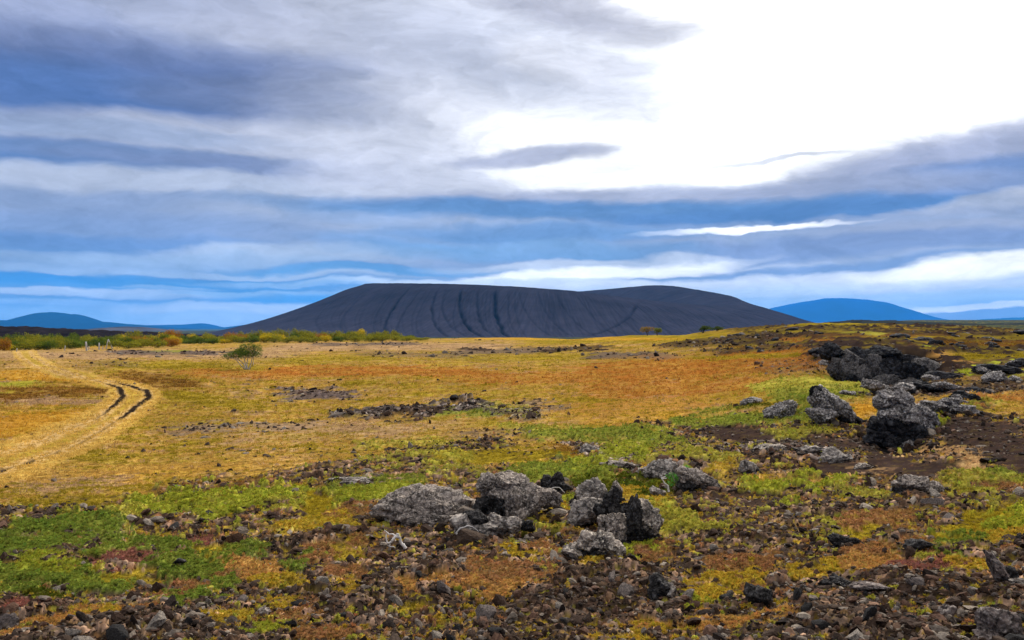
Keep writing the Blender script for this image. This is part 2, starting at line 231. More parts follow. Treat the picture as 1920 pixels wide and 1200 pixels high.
def classify(x, y):
    r = np.hypot(x, y); th = np.arctan2(x, y); lr = np.log(np.maximum(r, .3))
    U, V, zb = image_px(th, lr)
    back = np.abs(th) > 1.15; U = np.where(back, 5000, U)
    a, b = th*26, lr*26
    n1 = fbm2(a, b, 4, 3); n2 = fbm2(a*3.1+9, b*3.1, 4, 31); n3 = fbm2(a*.6+4, b*.6, 3, 57)
    dv = np.clip((V-HY)/200, .05, 1.5)
    Uw = U+n1*46+n2*18; Vw = V+(fbm2(a+50, b*1.0-20, 4, 77)*22+fbm2(a*4+50, b*4-20, 3, 78)*9)*dv
    tid = np.full(x.shape, TI['straw']); col = np.empty(x.shape+(3,)); prm = np.zeros(x.shape+(3,))
    s0 = TI['straw']; m = sstep(-.4, .4, n1+n2*.7)[..., None]
    col[:] = CA[s0]*m+CB[s0]*(1-m); prm[:] = PRM[s0]
    def over(k, w, mm=None):
        nonlocal col, prm, tid
        mm = m if mm is None else mm
        w3 = w[..., None]; col = col*(1-w3)+(CA[k]*mm+CB[k]*(1-mm))*w3; prm = prm*(1-w3)+PRM[k]*w3
        tid = np.where(w > .5, k, tid)
    over(TI['olive'], sstep(.0, .3, n3+n2*.5)*.6); over(TI['pink'], sstep(.1, .4, -n3+n2*.6)*.6)
    over(TI['brown'], sstep(.2, .45, n1-n3*.5)*.5)
    n5 = fbm2(th*70+5, lr*95, 3, 91); n6 = fbm2(th*38-9, lr*60, 3, 93)
    over(TI['olive'], sstep(.0, .24, n5)*.7); over(TI['pink'], sstep(.1, .34, n6-n5*.4)*.5); over(TI['brown'], sstep(.14,.4,-n5-n6*.3)*.35)
    # ridge of lava to the right beyond 50 m, and the far plains
    rg = sstep(1220, 1480, Uw)*sstep(36, 50, r)
    w1 = fbm2(x/5.5, y/9, 4, 101); w2 = fbm2(x/1.8, y/3.2, 3, 103)
    over(TI['olive'], rg*.85); over(TI['brown'], rg*sstep(-.15, .2, w2-w1*.4)*.85)
    over(TI['scoria'], rg*sstep(-.1, .06, w1*.9+w2*.6+np.interp(Uw, [1250,1500,2000], [-.08,.12,.12])))
    over(TI['farplain'], sstep(230, 420, r)); over(TI['rubble'], sstep(300, 500, r)*sstep(.0, .3, n2)*.7)
    # loose weave of dwarf plants over the near rubble
    near = r < 400

    for nm, pts, rx, ry, st, so in P:
        xs = [p[0] for p in pts]; ys = [p[1] for p in pts]
        q = np.nonzero(near & (Uw > min(xs)-rx*2) & (Uw < max(xs)+rx*2) & (Vw > min(ys)-ry*2.2) & (Vw < max(ys)+ry*2.2))
        if q[0].size == 0: continue
        d = capsule(Uw[q], Vw[q], pts, rx, ry)
        w = sstep(1+so*.9, 1-so*.9, d+n2[q]*.3)*st
        k = TI[nm]; w3 = w[:, None]; mm = m[q]
        col[q] = col[q]*(1-w3)+(CA[k]*mm+CB[k]*(1-mm))*w3; prm[q] = prm[q]*(1-w3)+PRM[k]*w3
        tid[q] = np.where(w > .5, k, tid[q])
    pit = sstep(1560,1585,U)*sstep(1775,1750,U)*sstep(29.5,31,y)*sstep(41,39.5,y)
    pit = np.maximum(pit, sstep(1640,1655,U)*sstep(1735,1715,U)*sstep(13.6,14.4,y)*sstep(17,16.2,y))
    rb = prm[...,0]*sstep(30, 20, r)*(1-pit)
    for nm, sgn, th_ in (('heather', n5, .27), ('ygold', -n5, .33), ('olive', n6, .27), ('lime', -n6-n5*.4, .42)):
        over(TI[nm], rb*sstep(th_, th_+.07, sgn+n2*.25)*.95)
    over(TI['tanrub'], rb*sstep(.05,.3,n6*.7+n1*.6)*.5)
    vg = (1-np.clip(prm[...,0]+prm[...,1],0,1))*sstep(24, 16, r)
    over(TI['dirt'], vg*sstep(.2,.3,n5*.8-n2*.5)*.8)
    rg = rg*(1-pit); over(TI['olive'], rg*sstep(.1,.22,w2+w1*.5)*.45*(r>30)); over(TI['black'], rg*sstep(.2,.32,-w2+.5*w1)*.35)
    over(TI['black'], pit)  # shade of the fissure and cave floor painted into the ground colour
    # wheel ruts with a golden verge
    rut = np.zeros(x.shape); q = np.nonzero((U < 420) & (V > 655) & (V < 960) & (r < 200))
    if q[0].size:
        u = U[q]+n2[q]*3; v = V[q]; wd = np.interp(v, [655,700,760,900], [3.0,5,9,16])
        ds = [capsule(u, v, t, 1., .42) for t in TRK]
        dd = np.minimum(*ds); verge = sstep(4.6, 1.8, dd/wd)*.9
        verge = np.maximum(verge, sstep(5.5, 3.0, (ds[0]+ds[1])/2/wd)*.9)
        k = TI['verge']; w3 = verge[:, None]*.97; col[q] = col[q]*(1-w3)+(CA[k]*m[q]+CB[k]*(1-m[q]))*w3; prm[q] = prm[q]*(1-w3)
        tid[q] = np.where(verge > .4, k, tid[q])
        ctr = sstep(.75, .3, np.abs(ds[0]-ds[1])/(ds[0]+ds[1]+1))*sstep(4.5, 2.5, (ds[0]+ds[1])/2/wd)*.65
        k = TI['olive']; w3 = ctr[:, None]; col[q] = col[q]*(1-w3)+CA[k]*w3
        k = TI['tan']; w3 = (sstep(1.9, .7, dd/wd)*.8)[:, None]; col[q] = col[q]*(1-w3)+CA[k]*1.1*w3
        on = np.interp(v, [655,690,715,722,735,760,790,850,870,910], [.2,.4,.3,1,1.5,1.3,.5,.45,.8,.9])
        lone = np.where(ds[0] < ds[1], np.interp(v, [755,775,850], [1,.6,.5]), 1.)
        w = sstep(1.15, .55, dd/(wd*.62)/np.maximum(on*lone+n1[q]*.5, .12)) * np.clip(on*lone*1.3, .22, 1)
        k = TI['dirt']; w3 = w[:, None]; col[q] = col[q]*(1-w3)+(CA[k]*m[q]+CB[k]*(1-m[q]))*w3; prm[q] = prm[q]*(1-w3)+PRM[k]*w3
        tid[q] = np.where(w > .5, k, tid[q]); rut[q] = w
    return dict(r=r, th=th, lr=lr, U=U, V=V, zb=zb, col=col, prm=prm, tid=tid, n1=n1, n2=n2, n3=n3, rut=rut)
def relief(x, y, c, colour=False):
    r = c['r']; rub, sco, cush = c['prm'][...,0], c['prm'][...,1], c['prm'][...,2]
    lod = lambda w: sstep(1.2, 3.5, w*887/np.maximum(r, 1))
    z = c['zb']+.05*fbm2(x/2.2, y/2.2, 3, 5)*lod(2.2)*np.clip(r/9, .4, 1.6)
    z = z+np.clip(r/60, 0, 1)*.22*fbm2(x/9, y/9, 3, 6)*sstep(6000, 200, r)
    rough = np.clip(rub+sco*.8, 0, 1)
    z = z+rough*sstep(14, 50, r)*sstep(1500, 250, r)*(.85*np.abs(fbm2(x/3.4, y/3.4, 4, 8))+.26*fbm2(x/1.0, y/1.0, 3, 9))
    hs = np.clip(r/9, .55, 1.3)
    z = z+cush*hs*(.75+.9*c['n1'])+np.clip(cush*8, 0, 1)*.042*fbm2(x/.28, y/.28, 4, 12)*lod(.2)*hs
    near = lod(.13)
    f1, f2, cid = worley(x/.15+c['n2']*.4, y/.15, 21); g1, g2, gid = worley(x/.055, y/.055+c['n2'], 22)
    big = worley(x/.42, y/.42+c['n1']*.6, 23)
    z = z+rub*(lod(.15)*.034*np.clip((f2-f1)*2.6, 0, 1)**.6*(.15+cid)+lod(.055)*.014*np.clip((g2-g1)*2.4, 0, 1)*(.2+gid)+lod(.3)*.05*np.clip(1-big[0]*1.3, 0, 1)*big[2]+.03*fbm2(x/.33, y/.33, 3, 24)*lod(.33))
    z = z+sco*.008*fbm2(x/.09, y/.09, 2, 25)*lod(.09)+.006*fbm2(x/.07, y/.07, 2, 26)*lod(.07)
    z = z-c['rut']*.07+.085*fbm2(x/1.1, y/1.1, 3, 27)*sstep(26, 12, r)*(.35+rub)
    if not colour: return z
    col = c['col'].copy(); v = np.where(gid > .55, gid, cid)
    f = (1-rub)[...,None]
    k = np.clip(.55+.25*c['n1']+(cid-.5)*.9*lod(.15)+(gid-.5)*.7*lod(.055), .3, 2.2)
    lightst = (cid > .86)*lod(.15)*1.3+(gid > .84)*lod(.055)*1.3
    k = k*(1+lightst)
    tint = np.stack([1+.12*(gid-.5), np.ones_like(gid), 1-.16*(gid-.5)], -1)
    far = (1-lod(.15))*rub; k = k*(1-far*.0)+far*.45*fbm2(x/.8, y/.8, 3, 40)
    col = col*(f+(1-f)*k[...,None]*tint*1.1)
    g = 1+(.34*fbm2(x/.5*np.clip(8/r, .1, 1), y/.5*np.clip(8/r, .1, 1), 4, 41)+.22*fbm2(x/.12, y/.12, 2, 42)*lod(.12)+.3*c['n2'])*(1-rub)
    return z, np.clip(col*g[...,None], .002, .9)

# ------------------------------------------------------------------ mesh helpers
def mesh(name, v, fs, mats, col=None, smooth=True, mi=None):
    me = bpy.data.meshes.new(name); fs = [np.asarray(f) for f in (fs if isinstance(fs, list) else [fs]) if len(f)]
    me.vertices.add(len(v)); me.vertices.foreach_set('co', np.asarray(v, np.float32).ravel())
    li = np.concatenate([f.ravel() for f in fs]).astype(np.int32)
    ct = np.concatenate([np.full(len(f), f.shape[1]) for f in fs]); st = np.concatenate([[0], np.cumsum(ct)[:-1]]).astype(np.int32)
    me.loops.add(len(li)); me.loops.foreach_set('vertex_index', li)
    me.polygons.add(len(ct)); me.polygons.foreach_set('loop_start', st)
    me.polygons.foreach_set('use_smooth', np.full(len(ct), smooth))
    for m in (mats if isinstance(mats, list) else [mats]): me.materials.append(m)
    if mi is not None: me.polygons.foreach_set('material_index', np.asarray(mi, np.int32))
    if col is not None:
        a = me.color_attributes.new('tone', 'FLOAT_COLOR', 'POINT'); c4 = np.ones((len(v), 4), np.float32); c4[:, :3] = col
        a.data.foreach_set('color', c4.ravel())
    me.update(calc_edges=True)
    return me
def obj(name, me, parent=None, loc=(0,0,0), rotz=0):
    o = bpy.data.objects.new(name, me); C.objects.link(o); o.location = loc; o.rotation_euler = (0,0,rotz)
    if parent is not None: o.parent = parent
    return o
def tag(o, label=None, cat=None, group=None, kind=None):
    for k, v in (('label',label),('category',cat),('group',group),('kind',kind)):
        if v: o[k] = v
    return o

# ------------------------------------------------------------------ materials
def mat(name, rough=.95, spec=.15):
    m = bpy.data.materials.new(name); m.use_nodes = True; nt = m.node_tree; b = nt.nodes['Principled BSDF']
    b.inputs['Roughness'].default_value = rough; b.inputs['Specular IOR Level'].default_value = spec
    return m, nt, b
def N(nt, t, **k):
    n = nt.nodes.new(t)
    for a, v in k.items():
        if a in n.inputs.keys(): n.inputs[a].default_value = v
        else: setattr(n, a, v)
    return n
def attr_mat(name, scale1, amt, bump, rough=.95, transl=0, spec=.15):
    m, nt, b = mat(name, rough, spec); L = nt.links.new
    at = N(nt, 'ShaderNodeAttribute', attribute_name='tone'); tc = N(nt, 'ShaderNodeTexCoord')
    n = N(nt, 'ShaderNodeTexNoise', Scale=scale1, Detail=6., Roughness=.65); L(tc.outputs['Object'], n.inputs['Vector'])
    mr = N(nt, 'ShaderNodeMapRange'); mr.inputs[1].default_value = .3; mr.inputs[2].default_value = .7; mr.inputs[3].default_value = 1-amt; mr.inputs[4].default_value = 1+amt
    L(n.outputs['Fac'], mr.inputs[0])
    vm = N(nt, 'ShaderNodeVectorMath', operation='SCALE'); L(at.outputs['Color'], vm.inputs[0]); L(mr.outputs[0], vm.inputs['Scale'])
    L(vm.outputs[0], b.inputs['Base Color'])
    if bump:
        bp = N(nt, 'ShaderNodeBump', Strength=bump, Distance=.02); L(n.outputs['Fac'], bp.inputs['Height']); L(bp.outputs[0], b.inputs['Normal'])
    if transl:
        out = nt.nodes['Material Output']; t = N(nt, 'ShaderNodeBsdfTranslucent'); L(vm.outputs[0], t.inputs['Color'])
        mx = N(nt, 'ShaderNodeMixShader'); mx.inputs[0].default_value = transl; L(b.outputs[0], mx.inputs[1]); L(t.outputs[0], mx.inputs[2]); L(mx.outputs[0], out.inputs[0])
    return m
M_ground = attr_mat('ground', 34, .38, .5, 1., 0, 0)
M_leaf = attr_mat('leaves', 9, .12, 0, .95, .35, 0)
M_stone = attr_mat('loose_stones', 60, .5, .7, .95, 0, .05)
def rock_mat(name, dark, midc, light, lfac, scale=1.):
    m, nt, b = mat(name, .95, .08); L = nt.links.new
    tc = N(nt, 'ShaderNodeTexCoord'); oi = N(nt, 'ShaderNodeObjectInfo')
    ad = N(nt, 'ShaderNodeVectorMath', operation='ADD'); L(tc.outputs['Object'], ad.inputs[0])
    sc = N(nt, 'ShaderNodeVectorMath', operation='SCALE'); sc.inputs[0].default_value = (13, 7, 5); L(oi.outputs['Random'], sc.inputs['Scale']); L(sc.outputs[0], ad.inputs[1])
    n1 = N(nt, 'ShaderNodeTexNoise', Scale=5*scale, Detail=7., Roughness=.7); n2 = N(nt, 'ShaderNodeTexNoise', Scale=38*scale, Detail=5., Roughness=.7)
    vo = N(nt, 'ShaderNodeTexVoronoi', Scale=30*scale)
    for n in (n1, n2, vo): L(ad.outputs[0], n.inputs['Vector'])
    r1 = N(nt, 'ShaderNodeValToRGB'); e = r1.color_ramp.elements
    e[0].position = .38; e[0].color = (*dark, 1); e[1].position = .58; e[1].color = (*midc, 1); L(n1.outputs['Fac'], r1.inputs[0])
    r2 = N(nt, 'ShaderNodeMapRange'); r2.inputs[1].default_value = .5; r2.inputs[2].default_value = .6; r2.inputs[4].default_value = lfac; L(n2.outputs['Fac'], r2.inputs[0])
    mx = N(nt, 'ShaderNodeMix', data_type='RGBA'); L(r2.outputs[0], mx.inputs[0]); L(r1.outputs[0], mx.inputs[6]); mx.inputs[7].default_value = (*light, 1)
    pit = N(nt, 'ShaderNodeMapRange'); pit.inputs[1].default_value = .08; pit.inputs[2].default_value = .3; pit.inputs[3].default_value = .45; L(vo.outputs['Distance'], pit.inputs[0])
    vm = N(nt, 'ShaderNodeVectorMath', operation='SCALE'); L(mx.outputs[2], vm.inputs[0]); L(pit.outputs[0], vm.inputs['Scale']); L(vm.outputs[0], b.inputs['Base Color'])
    ck = N(nt, 'ShaderNodeTexVoronoi', Scale=9*scale, feature='DISTANCE_TO_EDGE'); wv = N(nt, 'ShaderNodeVectorMath', operation='MULTIPLY_ADD'); L(n1.outputs['Color'], wv.inputs[0]); wv.inputs[1].default_value = (.25/scale,)*3; L(ad.outputs[0], wv.inputs[2]); L(wv.outputs[0], ck.inputs['Vector'])
    cm = N(nt, 'ShaderNodeMapRange'); cm.inputs[1].default_value = .0; cm.inputs[2].default_value = .09; cm.inputs[3].default_value = .4; L(ck.outputs['Distance'], cm.inputs[0])
    v2 = N(nt, 'ShaderNodeVectorMath', operation='SCALE'); L(vm.outputs[0], v2.inputs[0]); L(cm.outputs[0], v2.inputs['Scale']); L(v2.outputs[0], b.inputs['Base Color'])
    mb = N(nt, 'ShaderNodeMath', operation='ADD'); L(cm.outputs[0], mb.inputs[0]); L(n2.outputs['Fac'], mb.inputs[1]); n2b = mb
    ma = N(nt, 'ShaderNodeMath', operation='ADD'); L(n2b.outputs[0], ma.inputs[0]); L(pit.outputs[0], ma.inputs[1])
    bp = N(nt, 'ShaderNodeBump', Strength=.8, Distance=.012/scale); L(ma.outputs[0], bp.inputs['Height']); L(bp.outputs[0], b.inputs['Normal'])
    return m
M_rock = rock_mat('lichened_lava', (.05,.043,.04), (.34,.275,.22), (.66,.57,.46), .8)
M_rock2 = rock_mat('weathered_grey_lava', (.06,.05,.045), (.28,.235,.20), (.60,.53,.45), .6, .6)
M_rock3 = rock_mat('brownish_lava', (.05,.04,.034), (.25,.20,.165), (.56,.48,.40), .7, 1.5)
M_rockf = rock_mat('weathered_lava', (.04,.035,.034), (.21,.182,.165), (.56,.51,.46), .85, .7)
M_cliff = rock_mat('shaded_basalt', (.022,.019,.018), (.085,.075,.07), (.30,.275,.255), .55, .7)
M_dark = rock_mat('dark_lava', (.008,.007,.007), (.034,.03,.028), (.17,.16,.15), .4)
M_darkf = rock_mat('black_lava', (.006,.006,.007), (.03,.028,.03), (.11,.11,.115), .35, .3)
M_brown = rock_mat('reddish_lava', (.045,.035,.032), (.19,.145,.125), (.42,.36,.31), .55)
def plain(name, c, rough=.9):
    m, nt, b = mat(name, rough); L = nt.links.new; tc = N(nt, 'ShaderNodeTexCoord')
    n = N(nt, 'ShaderNodeTexNoise', Scale=14., Detail=5.); L(tc.outputs['Object'], n.inputs['Vector'])
    r = N(nt, 'ShaderNodeValToRGB'); e = r.color_ramp.elements; e[0].position=.3; e[1].position=.7
    e[0].color = (*[k*.6 for k in c], 1); e[1].color = (*[min(1, k*1.25) for k in c], 1); L(n.outputs['Fac'], r.inputs[0]); L(r.outputs[0], b.inputs['Base Color'])
    return m
M_dead = plain('bleached_wood', (.55,.5,.45)); M_bark = plain('birch_bark', (.42,.36,.28)); M_post = plain('weathered_timber', (.42,.38,.33)); M_stem = plain('shrub_stems', (.09,.07,.05))

# ------------------------------------------------------------------ ground sheet
rr = list(np.geomspace(.3, 3.3, 10)); r_ = 3.4
while r_ < 31000: rr.append(r_); r_ += min(r_*r_*.00058, .0072*r_) if r_ < 165 else .021*r_
rr = np.array(rr)
tt = np.concatenate([np.linspace(-math.pi, -.62, 44)[:-1], np.linspace(-.62, .62, 1100), np.linspace(.62, math.pi, 44)[1:]])
TT, RR = np.meshgrid(tt, rr, indexing='ij'); gx = RR*np.sin(TT); gy = RR*np.cos(TT)
cl = classify(gx.ravel(), gy.ravel()); gz, gc = relief(gx.ravel(), gy.ravel(), cl, True)
nT, nR = TT.shape
idx = np.arange(nT*nR).reshape(nT, nR)
q = np.stack([idx[:-1,:-1], idx[1:,:-1], idx[1:,1:], idx[:-1,1:]], -1).reshape(-1, 4)[:, ::-1]
gv = np.stack([gx.ravel(), gy.ravel(), gz+CZ], -1)
q = q[:, ::-1] if np.cross(gv[q[0,1]]-gv[q[0,0]], gv[q[0,2]]-gv[q[0,0]])[2] < 0 else q
ct_ = gv[idx[:, 0]].mean(0); gv = np.vstack([gv, ct_]); gc = np.vstack([gc, gc[:1]])
cap = np.stack([np.full(nT-1, len(gv)-1), idx[:-1,0], idx[1:,0]], -1)[:, ::-1]
isr = cl['rut'][q].mean(1) > .3
def sub(faces):
    u, inv = np.unique(faces.ravel(), return_inverse=True); return u, inv.reshape(faces.shape)
u, f = sub(q[isr]); tag(obj('track', mesh('track', gv[u], f, M_ground, gc[u])), kind='structure')
tag(obj('ground', mesh('ground', gv, [q[~isr], cap], M_ground, gc)), kind='structure')
del TT, RR
def gz_at(x, y):
    x = np.atleast_1d(np.float64(x)); y = np.atleast_1d(np.float64(y)); return relief(x, y, classify(x, y))+CZ

# ------------------------------------------------------------------ volcano and distant hills
M_cone = attr_mat('volcanic_ash', .05, .12, 0, 1., 0, 0)
def cone():
    X0 = 75/F*2400; Y0 = 2400.
    phk = [0,20,45,62,90,120,150,180,225,250,270,290,315,340,360]
    zk = [92,110,140,130,114,114,118,122,107,98,86,70,60,72,92]
    ph = np.concatenate([np.linspace(170, 370, 1300), np.linspace(10, 170, 220)[1:-1]+360]); ph = ph%360
    rad = np.concatenate([np.linspace(20, 440, 14), np.linspace(450, 540, 40), np.linspace(545, 1150, 170)])
    PH, R_ = np.meshgrid(ph, rad, indexing='ij')
    zk2 = np.interp(np.arange(360), phk, zk); zk2 = np.convolve(np.tile(zk2, 3), np.ones(17)/17, 'same')[360:720]
    zr = np.interp(PH, np.arange(361), np.append(zk2, zk2[0]))
    W = np.interp(PH, [0,60,120,180,270,330,360], [340,360,420,470,430,360,340])
    base = -24.
    s = R_-498-6*noise2(PH/9., PH*0+2.2, 33); t = np.clip(s/W, 0, 1)
    out = base+(zr-base)*(1-t)**1.58
    inn = np.maximum(zr+s*.30, -6)
    z = np.where(s > 0, out, inn)
    wd_ = np.interp(PH, [0,30,60,270,300,360], [75,50,34,34,75,75]); sm = np.exp(-(s/wd_)**2)*7*(wd_/34.)**.8; z = z-sm
    P2 = np.radians(PH); g = np.zeros_like(z); dk = np.zeros_like(z)
    def phi_at(px, r):
        a = np.radians(np.linspace(181, 359, 1400)); p = 960+F*(X0+r*np.cos(a))/(Y0+r*np.sin(a)); return a[np.argmin(abs(p-px))]
    G = [(768,722,1,1.15),(792,742,.5,.9),(700,640,.5,.8),(665,600,.35,.8),(822,826,.7,1),(836,856,.45,.9),(866,888,1,1.1),(897,916,.7,1),(930,946,1.25,1.2),(972,1025,.35,.8),(1008,1062,.4,.8),(1042,1105,.4,.8),(1082,1150,.35,.8),(1195,1118,.8,.9),(1130,1200,.3,.8),(1180,1260,.3,.8)]
    R2 = np.random.default_rng(4)
    for k in range(120):
        a = R2.uniform(600, 1450); G.append((a, a+(a-930)*.22+R2.uniform(-6, 10), R2.uniform(.12,.42), .5))
    tw = s/W
    for i, (a, b, d, w) in enumerate(G):
        pa, pb = phi_at(a, 540), phi_at(b, 820)
        lo = .02 if a != 1195 else .05
        pc = pa+(pb-pa)*((R_-540)/280)+(.0025 if d < .6 else .0045)*np.interp(R_, rad, noise2(rad/45., rad*0+i*5.3, 9))
        dist = (P2-pc)*R_/(3.1*w)
        e = np.exp(-dist**2)*sstep(lo, lo+.2, tw)*sstep(.97, .75, tw)*d*(.65+.7*np.abs(noise2(R_/45, R_*0+i*3.1, 14)))
        g += e*4.2*(1 if i < 16 else .6); dk = np.maximum(dk, np.clip(e, 0, 1))
    x = X0+R_*np.cos(P2); y = Y0+R_*np.sin(P2)
    fine = fbm2(PH*2.2, R_/160, 3, 15)*1.2*sstep(0, .15, tw)*sstep(1, .8, tw)
    z = z-g+fine+.8*fbm2(x/40, y/40, 3, 16)
    base_c = lin((62,61,75))*.55; col = base_c*(1+.3*fbm2(PH*3, R_/220, 3, 17)+.3*fbm2(x/60, y/60, 3, 18)+.25*fbm2(PH*9, R_/120, 2, 19)+.25*sstep(.2,1.,tw))[...,None]
    gcol = lin((18,18,28))*.5; col = col*(1-.88*dk[...,None])+gcol*.88*dk[...,None]
    n, m_ = PH.shape; ii = np.arange(n*m_).reshape(n, m_); jj = np.roll(ii, -1, 0)
    q = np.stack([ii[:,:-1], ii[:,1:], jj[:,1:], jj[:,:-1]], -1).reshape(-1, 4)
    v = np.stack([x.ravel(), y.ravel(), z.ravel()+CZ], -1)
    v = np.vstack([v, [X0, Y0, CZ]]); c2 = np.vstack([col.reshape(-1, 3), col[0,0]])
    cap = np.stack([np.full(n, n*m_), ii[:,0], jj[:,0]], -1)
    tag(obj('volcano_hill', mesh('volcano_hill', v, [q, cap], M_cone, c2)), kind='structure')
cone()
def ridge(name, D, prof, depth, base, c, rough, seed, fr=1., n=500):
    px = np.array([p[0] for p in prof], float); py = np.array([p[1] for p in prof], float)
    us = np.linspace(px[0], px[-1], n); h = np.interp(us, px, py); h = np.convolve(np.pad(h, 1, 'edge'), np.ones(3)/3, 'valid')
    vs = np.linspace(-1, 1, 81); Ug, Vg = np.meshgrid(us, vs, indexing='ij')
    x = (Ug-960)/F*D; y = D+Vg*depth
    top = (HY-h)/F*D; z = base+(top-base)[:, None]*np.clip(1-np.abs(Vg)**1.6, 0, 1)**1.1
    nz = fbm2(x/(depth*.5*fr), y/(depth*.5*fr), 5, seed); z = z+nz*rough*np.clip(1-Vg**2, 0, 1)*(.3+.7*np.abs(Vg)**.5 if D > 3000 else 1)
    z = np.where(np.abs(Vg) > .999, base-rough, z)
    col = lin(c)*.62*(1+.9*nz)[...,None]
    m_ = len(vs); ii = np.arange(n*m_).reshape(n, m_)
    q = np.stack([ii[:-1,:-1], ii[1:,:-1], ii[1:,1:], ii[:-1,1:]], -1).reshape(-1, 4)
    tag(obj(name, mesh(name, np.stack([x.ravel(), y.ravel(), z.ravel()+CZ], -1), q, M_cone, np.clip(col.reshape(-1,3), .002, 1))), kind='structure')
ridge('mountain', 23000, [(1330,616),(1390,598),(1446,578),(1500,567),(1545,560),(1580,559.5),(1625,562),(1660,567),(1700,581),(1745,597),(1800,607),(1860,613)], 2600, -70, (8,62,140), 65, 3)  # blue of the distant air is also put into the mountains' base colours
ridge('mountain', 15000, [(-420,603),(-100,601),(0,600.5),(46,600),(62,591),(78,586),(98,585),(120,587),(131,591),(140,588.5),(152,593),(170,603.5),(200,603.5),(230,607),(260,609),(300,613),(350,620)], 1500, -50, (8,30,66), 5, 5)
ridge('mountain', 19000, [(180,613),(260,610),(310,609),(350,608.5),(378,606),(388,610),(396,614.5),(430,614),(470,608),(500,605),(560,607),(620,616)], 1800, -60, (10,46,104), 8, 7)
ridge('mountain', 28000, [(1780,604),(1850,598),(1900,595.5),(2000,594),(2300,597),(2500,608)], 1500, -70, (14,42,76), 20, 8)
ridge('hill', 4200, [(90,622),(150,618),(200,614.5),(235,612),(262,612.5),(290,616),(320,622),(350,628)], 380, -26, (88,82,84), 6, 9)
ridge('lava_ridge', 480, [(-500,609),(-100,611),(0,612.5),(30,612),(62,613),(90,616),(130,617),(165,619),(230,622),(300,624),(380,629),(470,634)], 46, -8.5, (44,38,40), 1.4, 10, .3, 900)
ridge('lava_ridge', 900, [(1480,612),(1560,604),(1600,600),(1660,601),(1720,604),(1800,607),(2000,606),(2300,606)], 120, -8, (56,58,52), 2.2, 12, .3, 700)

# ------------------------------------------------------------------ rocks
ICO = {}
def ico(n):
    if n not in ICO:
        b = bmesh.new(); bmesh.ops.create_icosphere(b, subdivisions=n, radius=1)
        ICO[n] = (np.array([v.co[:] for v in b.verts]), np.array([[v.index for v in f.verts] for f in b.faces])); b.free()
    return ICO[n]
def lump(n, seed, crag=1., facets=12):
    v, f = ico(n); g = np.random.default_rng(seed+5000); p = v+seed*3.7
    nn = g.normal(size=(facets, 3)); nn /= np.linalg.norm(nn, axis=1)[:, None]; hh = g.uniform(.62 if n > 3 else .42, 1.02, facets)
    d = np.minimum((hh/np.maximum(v@nn.T, .12)).min(1), 1.22 if n > 3 else 1.5)     # broken faces
    d = d*(1+crag*(.20*fbm3(p*1.3, 2, seed)+.15*fbm3(p*2.6, 3, seed+9, True)))
    if n > 3:
        d = d*(1+crag*(.085*fbm3(p*7, 3, seed+20, True)+.05*noise3(p*15, seed+30)))
        pit = noise3(p*5.5, seed+41); d = d-crag*.13*sstep(.22, .5, pit)
    return v*d[:, None], f
def rockmesh(name, parts, mats, res=4):
    # parts: (cx, cy, cz, sx, sy, sz, tilt, crag, material index)
    V = []; Fa = []; MI = []; o = 0
    for k, (cx, cy, cz_, sx, sy, sz, ti, cg, mi) in enumerate(parts):
        v, f = lump(res, int(abs(hash((round(cx*97), round(cz_*89), k))) % 911)+k, cg)
        v = v*[sx, sy, sz]; c, s = math.cos(ti), math.sin(ti)
        v = np.stack([v[:,0]*c+v[:,2]*s, v[:,1], -v[:,0]*s+v[:,2]*c], -1)+[cx, cy, cz_]
        V.append(v); Fa.append(f+o); MI += [mi]*len(f); o += len(v)
    return mesh(name, np.vstack(V), np.vstack(Fa), mats, smooth=False if res < 3 else True, mi=MI)
FEET = []
def boulder(px, py, lumps, label, mats=None, res=5, name='boulder', cat='boulder', group=None):
    # px, py: image pixel where its foot stands; lumps: (dx, up, half width, half height, tilt deg, dark? (black lava, also painted shade in hollows), back offset) in image pixels
    x, y = spot(px, py); z = float(gz_at(x, y)[0]); s = y/F; parts = []
    if py > 690: FEET.append((x, y, max(abs(l[0])+l[2] for l in lumps)*s))
    for L in lumps:
        cg = 1.5 if mats is FR else 1.35
        dx, up, hw, hh, ti, dk = L[:6]; bk = L[6] if len(L) > 6 else 0
        parts.append((dx*s, bk*s, up*s, hw*s*.86, (hw*.6+hh*.4)*s*.86, hh*s*.9, math.radians(ti), cg, dk))
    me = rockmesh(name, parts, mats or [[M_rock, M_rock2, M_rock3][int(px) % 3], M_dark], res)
    return tag(obj(name, me, None, (x, y, z)), label, cat, group)
FR = [M_rockf, M_darkf]
boulder(797, 985, [(0,18,74,42,4,0,20),(38,16,40,32,20,0,12),(-20,40,30,16,-14,0,24),(-46,8,32,24,-10,0,4),(10,4,50,22,0,0,-10)], 'broad rounded pale grey lichened boulder left of the hollow boulder in the foreground')
boulder(950, 985, [(8,44,44,34,8,0,26),(42,34,34,28,25,0,24),(-34,62,22,20,0,0,14),(-8,60,26,20,0,0,20),(-40,20,22,18,0,1,12),(-20,26,22,24,0,1,8),(2,18,16,20,0,1,2),(34,14,26,34,12,0,4),(75,34,30,16,30,0,30),(14,22,20,34,10,0,2)], 'grey lichened boulder with a black hollow under its overhanging left end')  # black lumps put the shade of the hollow into the colour
boulder(925, 1012, [(-60,14,22,16,0,0),(-28,18,28,20,0,1,10),(6,14,26,15,0,0,6),(34,14,24,15,0,0),(-10,6,40,12,0,0,-10),(62,12,18,12,0,1)], 'knobbly mass of broken lava just in front of the hollow boulder', name='lava_outcrop', cat='rock')
